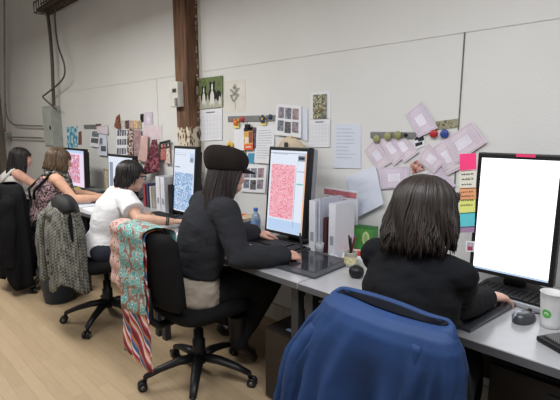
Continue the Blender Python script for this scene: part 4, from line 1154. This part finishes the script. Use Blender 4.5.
def hang(label, corners, m, layer, seed, amp=.01):
    y = -.012 - layer * .008
    q = [ony(*c, y) for c in corners]; rows = []
    for i in range(15):
        v = i / 14; row = []
        for j in range(21):
            u = j / 20
            row.append(q[0].lerp(q[1], u).lerp(q[3].lerp(q[2], u), v) + V((0, -abs(amp * v * (math.sin(u * 10 + seed) + .5 * math.sin(u * 21 + seed * 2 + v))) , 0)))
        rows.append(row)
    o = obj('fabric_swatch', MB().grid(rows), m); solid(o, .003, 0, 0); return tag(o, label, 'fabric swatch')
hang('black, white and brown patterned fabric strip beside the photo rows', [(127.5, 129), (133, 129), (134.5, 156), (128, 156)], ramp_mat('pied_print', 'voronoi_cell', 60, [(.2, (50, 44, 44)), (.45, (206, 196, 188)), (.7, (140, 96, 80)), (.9, (84, 76, 78))], interp='CONSTANT'), 1, 1)
hang('pink-grey patterned fabric strip beside the pied one', [(133.5, 130), (141, 129.5), (142, 157), (134, 157)], ramp_mat('rose_grey_print', 'noise', 50, [(.4, (110, 88, 94)), (.5, (196, 168, 168)), (.6, (150, 112, 118))]), 1, 2)
hang('plain pale pink fabric hanging left of the maroon cloth', [(141, 136), (148, 135), (147.5, 163), (138, 161)], mat('pale_pink_cloth', (208, 174, 168), .9), 2, 3)
hang('maroon patterned cloth hanging bunched beside the lavender cards', [(152, 140), (157, 139.5), (161.5, 171), (144.5, 175)], ramp_mat('maroon_print', 'noise', 40, [(.4, (70, 22, 34)), (.52, (110, 44, 58)), (.62, (156, 100, 108))]), 5, 4, .03)
paper('paper_slip', 'black narrow slip beside the upper lavender card', 'card', [(140.2, 114.3), (143.5, 113.6), (143.5, 122), (140.2, 122.5)], 1, M_black)
card('single lavender card above the double one, over the fabric swatches', [(144, 112.3), (152.7, 111.8), (152.7, 124.5), (144.2, 125)], 2, M_lav, curl=0)
t = paper('patterned_card', 'wide pinkish double card left of the timber post', 'card', [(144, 126), (162, 124.5), (162, 139), (144.3, 140)], 1, M_lavpink, [(.1, .2, .42, .8, 1), (.55, .2, .9, .8, 1)], [mat('card_rose', (226, 206, 214), .8)])
a = ony(160.5, 143, -.03); b = ony(169.5, 141, -.03)
rk = MB().tube([a, b], .012, 8).tube([a - V((0, 0, .05)), b - V((0, 0, .05))], .006, 8)
for u in (0, .33, .66, 1): rk.tube([a.lerp(b, u), a.lerp(b, u) - V((0, 0, .05))], .006, 6)
tag(obj('hanger_rail', rk, M_dgrey), 'small dark rail with clips right of the maroon cloth', 'rail')
hang('reddish cloth scrap hanging from the dark rail', [(161, 145), (165, 144.5), (166, 160), (161.5, 160)], mat('scrap_rose', (178, 112, 106), .9, var=.25, scale=40), 2, 5)
hang('whitish cloth scrap hanging at the right end of the dark rail', [(165.5, 144.5), (169.5, 144), (170.5, 164), (165.5, 164)], mat('scrap_cream', (206, 182, 174), .9, var=.25, scale=40), 1, 6)

# ------------------------------------------------------------------ notes stuck to the nearest monitor
def note(label, c, cc, name, layer, marks=(), curl=.004):
    y = -.292 - layer * .0012
    q = [ony(*c[0], y), ony(*c[1], y), ony(*c[2], y - curl), ony(*c[3], y - curl)]
    return sheet('sticky_note', label, 'sticky note', q, mat('note_' + name, cc, .8, var=.02), marks, [M_dink], 'sticky notes on the nearest monitor', .0006)
def scrawl(rows, seed):
    R = random.Random(seed); out = []
    for v in rows:
        u = .12
        while u < .78:
            w = R.uniform(.05, .14); out.append((u, v, u + w, v + .05, 1)); out.append((u, v - R.uniform(0, .08), u + .025, v + R.uniform(.04, .12), 1)); u += w + R.uniform(.02, .06)
    return out
note('bright pink note, topmost at the left edge of the nearest monitor', [(459.5, 154), (476, 153.2), (476.5, 169), (459.8, 170.8)], (242, 66, 128), 'pink', 4)
note('white note with handwriting under the bright pink one', [(459.5, 171), (476, 169.5), (476, 187.5), (460, 188)], (222, 220, 206), 'white', 3, scrawl((.2, .48, .78), 2))
note('orange note with handwriting under the white one', [(459.5, 188), (476, 187), (476, 199), (459.5, 199.5)], (222, 158, 112), 'orange', 2, scrawl((.35, .7), 4))
note('yellow-green note with handwriting under the orange one', [(459.2, 198.5), (475.5, 198), (475, 212), (458.8, 213)], (222, 226, 128), 'yellow', 3, scrawl((.12, .45), 6))
note('turquoise note under the yellow-green one', [(458.8, 211), (475, 210.5), (474.5, 226), (458.5, 227)], (96, 196, 206), 'turquoise', 2, scrawl((.4,), 8)[:0])
note('dull mauve note, lowest of the column', [(458.8, 226), (474.5, 225.5), (474, 232.5), (459, 232.5)], (150, 122, 152), 'mauve', 1)
note('pink tape strip along the top of the nearest monitor', [(516, 153.6), (535.5, 154.5), (535.5, 157.6), (516, 156.8)], (226, 60, 112), 'tape', 0, (), 0)
q = [ony(466, 241, -.30), ony(475, 241.5, -.30), ony(474.5, 252, -.30), ony(465.5, 251.5, -.30)]
sheet('photo_sticker', 'tiny portrait photo stuck at the lower left of the nearest monitor', 'photo', q, M_paper, [(.15, .12, .85, .88, 1), (.35, .2, .65, .5, 2), (.25, .5, .75, .88, 3)], [mat('sticker_bg', (150, 160, 190), .7), mat('sticker_face', (214, 170, 150), .7), mat('sticker_red', (170, 60, 80), .7)])
bk_ = ony(468, 232, -.27); bt = ony(468, 160, -.27)

# ------------------------------------------------------------------ things on the desks
Z = .73
# cup
c = onz(548, 322, Z)
c = V((-.322, -.505, Z))
t = thing('cup', 'white faceted paper cup with a green round emblem', 'cup', c)
cu = MB(); rs = []
H = .125
for z, r in ((0, .026), (.004, .030), (.02, .0312), (.07, .0345), (.10, .0375), (H, .0385), (H + .002, .0402), (H + .002, .0382), (.1, .0355), (.02, .029), (.012, .01)):
    rs.append([V((r * (1 - (.025 if k % 4 == 0 and z < .09 else 0)) * math.cos(2 * PI * k / 48), r * (1 - (.025 if k % 4 == 0 and z < .09 else 0)) * math.sin(2 * PI * k / 48), z)) for k in range(48)])
cu.rings(rs); obj('cup_body', cu, mat('cup_white', (222, 222, 222), .45), t)
em = MB()
ang0 = math.atan2(CAM.y - c.y, CAM.x - c.x) - .42
def onc(a, z, k): 
    r = .0312 + (z - .02) * .068 + k; return V((r * math.cos(ang0 + a), r * math.sin(ang0 + a), z))
def disc(a0, z0, ra, rz_, mi, k):
    em.mi = mi; N = 24
    ctr = onc(a0, z0, k); ringp = [onc(a0 + ra * math.cos(2 * PI * i / N), z0 + rz_ * math.sin(2 * PI * i / N), k) for i in range(N)]
    em.add([ctr] + ringp, [(0, 1 + i, 1 + (i + 1) % N) for i in range(N)])
disc(0, .055, .46, .0155, 0, .0008); disc(0, .055, .22, .0065, 1, .0014); disc(.0, .053, .14, .0032, 0, .0019)
obj('emblem', em, [mat('emblem_green', (92, 178, 84), .5), mat('emblem_white', (214, 236, 206), .5)], t)
# mouse
c = V((-.40, -.515, Z))
t = thing('mouse', 'black and silver computer mouse beside the white cup', 'computer mouse', c, -.25)
ms = MB(); rs = []
for i in range(9):
    u = i / 8; an = u * PI / 2
    rs.append([V((.031 * math.cos(an) ** .6 * math.cos(b) * (1 - .12 * math.sin(b)) if i < 8 else .001 * math.cos(b), .056 * (math.cos(an) ** .6 if i < 8 else .02) * math.sin(b), .036 * math.sin(an) * (1 - .25 * math.sin(b) * math.cos(an)))) for b in [2 * PI * k / 32 for k in range(32)]])
ms.rings(rs); obj('shell', ms, mat('mouse_grey', (62, 64, 70), .3, spec=.6), t)
obj('side_panel', MB().ball((-.012, -.018, .018), (.019, .032, .0205)), mat('mouse_silver', (150, 156, 170), .3, .3), t)
obj('scroll_wheel', MB().tube([(-.004, .03, .033), (.004, .03, .033)], .007, 14), M_black, t)
pm_ = [(-.40, -.457, Z + .012), (-.36, -.42, Z + .006), (-.30, -.41, Z + .004), (-.22, -.36, Z + .004), (-.1, -.1, Z + .004)]
tag(obj('cable', MB().tube(pm_, .0022, 6), M_black), 'thin mouse cable running behind the white cup', 'cable')
# mesh pouch at lower right
t = thing('wrist_rest', 'black meshed wrist pad at the right end of the nearest desk', 'wrist rest', (-.215, -.66, Z), -.55)
obj('base', MB().box((0, 0, .009), (.20, .11, .018), bev=.006), M_black, t)
obj('mesh_cover', MB().box((0, .008, .020), (.18, .085, .010), bev=.004), ramp_mat('wrist_mesh', 'checker', 260, [(0, (30, 30, 32)), (1, (128, 128, 130))], .6), t)
# round black thing on the desk
c = V((-1.105, -.55, Z))
t = thing('speaker', 'small round black speaker on the desk left of the black sweater', 'speaker', c)
obj('ball', MB().lathe([(.015, 0), (.027, .004), (.035, .018), (.036, .032), (.031, .046), (.018, .054), (.004, .056)], 28), M_black, t)
obj('grille', MB().lathe([(.012, .0545), (.012, .058), (.004, .059)], 20), M_dgrey, t)
# pen cup
c = V((-1.226, -.425, Z))
t = thing('pen_cup', 'small clear jar with a yellowish label, full of pens', 'pen holder', c)
obj('jar', MB().lathe([(.02, 0), (.031, .001), (.032, .01), (.032, .068), (.034, .074), (.031, .074), (.029, .066), (.029, .008), (.01, .005)], 28), mat('jar_glass', (176, 176, 160), .2), t)
obj('label', MB().lathe([(.0325, .016), (.0327, .017), (.0327, .05), (.0325, .051)], 28, cap=False), mat('jar_label', (212, 204, 160), .7, var=.15, scale=60), t)
PC = [('black pen leaning left in the jar', (-.018, .005, .155), (30, 30, 34)), ('dark blue pen leaning toward the wall in the jar', (.004, .03, .16), (44, 54, 100)), ('grey pen standing upright in the jar', (.002, -.004, .15), (120, 122, 130)), ('dark red pen leaning right in the jar', (.028, -.002, .158), (120, 40, 46)), ('black marker leaning forward in the jar', (.012, -.022, .15), (22, 22, 24))]
for i, (lb, tip, cc) in enumerate(PC):
    bq = c + V((-tip[0] * .5, -tip[1] * .5, .007)); tq = c + V(tip); d = (tq - bq)
    o = obj('pen', MB().tube([bq, bq + d * .03, bq + d * .6, bq + d * .62, bq + d * .97, tq], [.0015, .004, .004, .005, .005, .003], 8), mat('pen_%d' % i, cc, .4)); tag(o, lb, 'pen', 'pens in the jar')
# pen held by the woman in the cap
wr = V((-1.575, -.555, .778)); 
tp0 = onz(303, 259, .745); tp1 = ony(300, 233, tp0.y - .03)
o = obj('stylus', MB().tube([tp0, tp0.lerp(tp1, .06), tp0.lerp(tp1, .25), tp0.lerp(tp1, .9), tp1], [.001, .004, .0062, .0055, .004], 10), M_dgrey); tag(o, 'dark stylus held in the hand over the tablet', 'stylus')
# binders and files
M_file = mat('white_file', (214, 216, 224), .6, var=.02); M_filein = mat('file_grey', (150, 152, 160), .7)
def file_box(label, x, y, w, d, h, yaw, m=M_file):
    t = thing('magazine_file', label, 'magazine file', (x, y, Z), yaw, 'white magazine files')
    obj('case', MB().box((-w / 2 + .002, 0, h / 2), (.004, d, h)).box((w / 2 - .002, 0, h / 2), (.004, d, h)).box((0, -d / 2 + .002, h / 2), (w - .008, .004, h)).box((0, 0, .002), (w - .008, d - .008, .004)).box((0, d / 2 - .002, h * .45), (w - .008, .004, h * .9)), m, t)
    obj('contents', MB().box((0, 0, h * .45), (w - .012, d - .02, h * .86)), M_paperblue, t)
    obj('label_tab', MB().box((0, -d / 2 - .001, h * .3), (w * .5, .002, .05)), M_filein, t)
def book(name, label, x, y, w, d, h, yaw, m, m2=None, lean=0.0, group='books and folders on the desks', cat='folder'):
    t = thing(name, label, cat, (x, y, Z), yaw, group)
    Rm = Matrix.Rotation(lean, 4, 'Y')
    obj('cover', MB().box((-w / 2 + .0015, 0, h / 2), (.003, d, h)).box((w / 2 - .0015, 0, h / 2), (.003, d, h)).box((0, -d / 2 + .0015, h / 2), (w, .003, h)).map(lambda p: Rm @ p), m, t)
    obj('pages', MB().box((0, .004, h / 2), (w - .006, d - .014, h - .012)).map(lambda p: Rm @ p), m2 or M_paper, t)
file_box('white magazine file touching the frame of the pink patterned screen', -1.535, -.265, .045, .19, .29, -.02)
book('folder', 'pale grey thin folder between two white magazine files', -1.490, -.255, .018, .19, .305, -.04, mat('folder_grey', (186, 190, 204), .6))
t = thing('folder', 'tall white folder with a reddish band along its top, behind the white files', 'folder', (-1.545, -.085, Z), -.12, 'books and folders on the desks')
obj('cover', MB().box((0, 0, .163), (.27, .016, .325), bev=.002), M_file, t)
obj('band', MB().box((0, -.0095, .302), (.262, .003, .032)), mat('band_red', (186, 110, 116), .6, var=.1, scale=40), t)
obj('spine_text', MB().box((-.02, -.0095, .268), (.18, .003, .010)).box((.05, -.0095, .252), (.10, .003, .006)), mat('band_pink', (200, 150, 150), .6), t)
book('book', 'dark maroon book between the white files', -1.455, -.255, .026, .17, .20, -.05, mat('maroon_cover', (74, 36, 40), .6), cat='book')
file_box('wide white magazine file beside the green box', -1.395, -.275, .045, .17, .29, -.03)
book('folder', 'white bundle of papers standing in the gap between the white files', -1.432, -.21, .014, .18, .265, -.03, M_paper)
# green box
c = onz(357, 247, Z)
t = thing('tea_box', 'green carton with a pale oval on its front', 'carton', (-1.355, -.10, Z), .2)
obj('carton', MB().box((0, 0, .0625), (.13, .075, .125), bev=.003), mat('carton_green', (74, 142, 66), .55, var=.12, scale=18), t)
ov = MB(); ov.add([V((.02 + .022 * math.cos(a), -.0385, .07 + .040 * math.sin(a))) for a in [2 * PI * k / 28 for k in range(28)]], [list(range(28))])
ov.mi = 1; ov.add([V((.02 + .012 * math.cos(a), -.0392, .07 + .026 * math.sin(a))) for a in [2 * PI * k / 28 for k in range(28)]], [list(range(28))])
obj('emblem', ov, [mat('carton_pale', (190, 206, 150), .6), mat('carton_mid', (140, 180, 110), .6)], t)
obj('lid', MB().box((0, 0, .127), (.132, .077, .006), bev=.002), mat('carton_dark', (52, 112, 52), .55), t)
def flat(name, label, cat, x, y, w, d, z, yaw, m, th=.004, marks=(), mats=(), group=None):
    c_, s_ = math.cos(yaw), math.sin(yaw)
    def T(a, b): return V((x + a * c_ - b * s_, y + a * s_ + b * c_, z + th))
    q = [T(-w / 2, d / 2), T(w / 2, d / 2), T(w / 2, -d / 2), T(-w / 2, -d / 2)]
    return sheet(name, label, cat, q, m, marks, mats, group, th)
M_magred = mat('magazine_red', (206, 62, 52), .4, var=.12, scale=20)
flat('magazine', 'red covered magazine lying before the green carton', 'magazine', -1.295, -.235, .15, .11, Z + .012, .6, M_magred, .006, [(.1, .1, .6, .3, 1), (.5, .5, .9, .85, 2)], [M_paper, mat('magazine_orange', (230, 140, 90), .5)])
flat('magazine', 'white magazine lying under the red one', 'magazine', -1.285, -.255, .18, .14, Z, .5, M_paper, .010, [(.05, .05, .95, .3, 1)], [mat('magazine_grey', (150, 150, 160), .5)])
flat('magazine', 'grey and lilac magazine lying left of the pen jar', 'magazine', -1.345, -.40, .13, .06, Z, -.5, M_paper, .008, [(.1, .2, .9, .8, 1)], [mat('magazine_lilac', (160, 150, 176), .5)])
# small glass by the stylus hand
c = V((-1.475, -.365, Z))
t = thing('glass', 'small clear glass in front of the white files', 'glass', c)
obj('tumbler', MB().lathe([(.015, 0), (.02, .001), (.024, .06), (.022, .06), (.018, .006), (.004, .005)], 24), mat('cloudy_glass', (170, 172, 176), .15), t)
# bottle behind the woman in the cap
c = onz(259.5, 226, Z); c = V((c.x, c.y, Z))
t = thing('water_bottle', 'small clear water bottle with a blue cap', 'bottle', (-2.07, -.30, Z))
obj('bottle', MB().lathe([(.02, 0), (.031, .002), (.031, .05), (.029, .055), (.031, .06), (.031, .105), (.026, .125), (.012, .145), (.012, .155)], 24), mat('bottle_plastic', (150, 168, 190), .12, spec=.7), t)
obj('bottle_cap', MB().lathe([(.014, .153), (.015, .155), (.015, .172), (.012, .174)], 20), mat('cap_blue', (58, 104, 190), .4), t)
obj('bottle_label', MB().lathe([(.0315, .062), (.0318, .063), (.0318, .098), (.0315, .099)], 24, cap=False), mat('label_blue', (120, 150, 196), .6, var=.2, scale=50), t)
for i, (dx, cc, nm) in enumerate([(0, (70, 76, 96), 'dark slate'), (.008, (172, 176, 186), 'pale grey'), (-.006, (92, 110, 160), 'blue'), (.004, (198, 178, 150), 'tan')]):
    flat('magazine', nm + ' magazine in the pile beside the water bottle' + (', topmost' if i == 3 else ''), 'magazine', -2.27 + dx, -.32, .22, .28, Z + i * .0225, .05 * (i - 1), mat('mag_' + nm, cc, .5, var=.15, scale=24), .022, [(.1, .1, .6, .4, 1)] if i == 3 else (), [mat('mag_spot', (190, 90, 70), .5)], 'pile of magazines')
flat('paper_sheet', 'white paper on the desk edge in front of the woman in the cap', 'paper sheet', -2.36, -.62, .21, .29, Z, .2, M_paper, .003)
flat('paper_sheet', 'white drawing sheet under the arms of the woman in the cap', 'paper sheet', -1.80, -.60, .30, .21, Z, .05, M_paper, .003)
# --- desk of the woman in white
file_box('white file standing left of the black folder, behind the keyboard', -3.26, -.20, .06, .24, .29, 0)
file_box('white file standing next to the left one on the desk of the woman in white', -3.185, -.20, .06, .24, .29, 0)
book('folder', 'tall dark green folder behind the black one', -3.10, -.13, .05, .22, .31, .0, mat('folder_olive', (78, 84, 74), .6), M_filein)
book('folder', 'black folder standing left of the blue patterned screen', -3.04, -.24, .055, .20, .24, .02, M_black, M_dgrey)
t = thing('framed_picture', 'cream framed picture leaning at the wall behind the far desk', 'picture frame', (-4.62, -.12, Z))
obj('frame', MB().box((-.10, 0, .125), (.02, .015, .25)).box((.10, 0, .125), (.02, .015, .25)).box((0, 0, .01), (.18, .015, .02)).box((0, 0, .24), (.18, .015, .02)), mat('frame_tan', (178, 160, 132), .6), t)
obj('picture', MB().box((0, .002, .125), (.18, .006, .21)), mat('picture_cream', (198, 184, 158), .8, var=.18, scale=20), t)
book('folder', 'light blue folder standing at the far wide white-page monitor', -4.33, -.15, .07, .2, .24, 0, mat('folder_blue', (150, 178, 196), .6))
t = thing('fruit', 'yellow-green apple on the far desk below the collage screen', 'fruit', (-4.74, -.42, Z))
obj('apple', MB().lathe([(.006, .012), (.022, .0), (.036, .012), (.041, .036), (.036, .056), (.02, .068), (.006, .06)], 24), mat('apple_green', (176, 182, 60), .4, var=.15, scale=14), t)
obj('stem', MB().tube([(0, 0, .058), (.004, 0, .082)], .002, 6), M_dgrey, t)
flat('paper_sheet', 'bluish white paper at the front of the far desk', 'paper sheet', -4.0, -.67, .28, .2, Z, .05, M_paperblue, .006)
flat('paper_sheet', 'white paper pile near the woman in white, at her desk left end', 'paper sheet', -3.66, -.66, .24, .2, Z, -.1, M_paper, .012)
t = thing('desk_organiser', 'dark grey organiser standing behind the far keyboard', 'organiser', (-4.42, -.36, Z))
obj('tray', MB().box((0, 0, .03), (.26, .12, .06), bev=.006), M_dgrey, t); obj('divider', MB().box((0, -.01, .065), (.24, .08, .02), bev=.003), M_metal, t)
book('book', 'reddish book standing behind the woman in glasses', -3.52, -.22, .04, .17, .2, 0, mat('book_red', (150, 60, 66), .6), cat='book')
book('book', 'dark blue book standing next to the reddish book', -3.46, -.22, .04, .17, .21, 0, mat('book_navy', (52, 60, 92), .6), cat='book')
book('book', 'pale book standing right of the dark blue book', -3.41, -.22, .035, .17, .19, 0, mat('book_pale', (190, 186, 178), .6), cat='book')

# ------------------------------------------------------------------ under the desks
t = thing('computer_tower', 'black computer tower on the floor under the desk edge', 'computer', (-1.44, -.50, 0), .0)
obj('case', MB().box((0, 0, .205), (.2, .44, .39), bev=.006), mat('tower_black', (34, 30, 28), .5), t)
obj('front_panel', MB().box((0, -.226, .205), (.19, .012, .38), bev=.004), mat('tower_front', (44, 38, 34), .4), t)
obj('badge', MB().box((.03, -.17, .4008), (.05, .022, .0016)), mat('badge_blue', (150, 180, 214), .4), t)
for s in (-1, 1):
    for y in (-.18, .18): obj('foot', MB().box((s * .08, y, .006), (.03, .03, .012)), M_black, t)
for i, (x, lb) in enumerate([(-1.52, 'black cable hanging under the desk, farthest left of the three'), (-1.42, 'black cable hanging under the desk, middle one of the three'), (-1.33, 'black cable hanging under the desk nearest the desk leg')]):
    P = [V((x, -.05, .66)), V((x + .01, -.07, .5)), V((x - .02 + .02 * i, -.09, .3)), V((x + .03, -.13, .12)), V((x - .03, -.2, .012)), V((x - .1, -.24, .012))]
    Q = []
    for k in range(len(P) - 1):
        for u in range(5): Q.append(P[k].lerp(P[k + 1], u / 5))
    tag(obj('cable', MB().tube(Q + [P[-1]], .005, 6), M_black), lb, 'cable')
t = thing('shade_filler_unit', 'made-up dark drawer unit standing in for the shade under the nearest desk', 'shade filler', (-.215, -.39, 0))  # made-up unit, its dark colours imitate the shade below the desktop
obj('case', MB().box((0, .0, .32), (.50, .50, .58), bev=.005), mat('shade_filler_dark', (38, 34, 33), .6), t)
for i in range(3):
    d = obj('drawer', MB().box((0, -.266, .13 + .19 * i), (.485, .016, .18), bev=.003), mat('shade_filler_front', (46, 42, 40), .5), t)
    obj('handle', MB().box((0, -.278, .18 + .19 * i), (.12, .01, .012), bev=.003), M_dgrey, d)
for s in (-1, 1):
    for y in (-.2, .2): obj('caster', MB().ball((s * .21, y, .0155), .0155), M_black, t)
# waste bin by the tweed coat
t = thing('waste_bin', 'dark blue waste bin on the floor below the tweed coat', 'waste bin', (-3.74, -1.0, 0))
obj('bin', MB().lathe([(.08, .0), (.115, .001), (.15, .27), (.156, .275), (.150, .28), (.144, .27), (.11, .012), (.01, .010)], 32), mat('bin_blue', (46, 60, 78), .45), t)
obj('bin_liner', MB().lathe([(.158, .245), (.159, .265), (.155, .284), (.148, .286), (.140, .25)], 40, cap=False), mat('bin_bag', (34, 38, 44), .4, bump=.4, bscale=60), t)

# ------------------------------------------------------------------ light
def area(name, loc, size, energy, col, rot=(0, 0, 0)):
    l = bpy.data.lights.new(name, 'AREA'); l.shape = 'RECTANGLE'; l.size = size[0]; l.size_y = size[1]; l.energy = energy; l.color = col
    o = bpy.data.objects.new(name, l); C.objects.link(o); o.location = loc; o.rotation_euler = rot; return o
area('pendant_lamp', (-.3, -1.5, 2.5), (2.2, .4), 46, (.97, .98, 1))
area('pendant_lamp', (-3.5, -1.5, 2.45), (2.2, .4), 52, (1, .985, .94))
area('pendant_lamp', (-6.3, -1.7, 2.7), (2.0, .4), 24, (1, .96, .88))
area('ceiling_lamp', (-1.5, -4.2, 3.4), (3.0, .8), 42, (.98, .98, 1))
W = bpy.data.worlds.new('World'); bpy.context.scene.world = W; W.use_nodes = True
W.node_tree.nodes['Background'].inputs[0].default_value = (.93, .96, 1.0, 1); W.node_tree.nodes['Background'].inputs[1].default_value = .3

cd = bpy.data.cameras.new('Camera'); co = bpy.data.objects.new('Camera', cd); C.objects.link(co)
cd.sensor_fit = 'HORIZONTAL'; cd.sensor_width = 36; cd.lens = F / 560 * 36; cd.clip_start = .02
co.location = CAM
co.matrix_world = Matrix.Translation(CAM) @ Matrix((RT, UP, -FW)).transposed().to_4x4()
S = bpy.context.scene; S.camera = co
S.view_settings.view_transform = 'Standard'; S.view_settings.look = 'None'; S.view_settings.gamma = 1; S.view_settings.use_curve_mapping = False
S.view_settings.exposure = 0.0
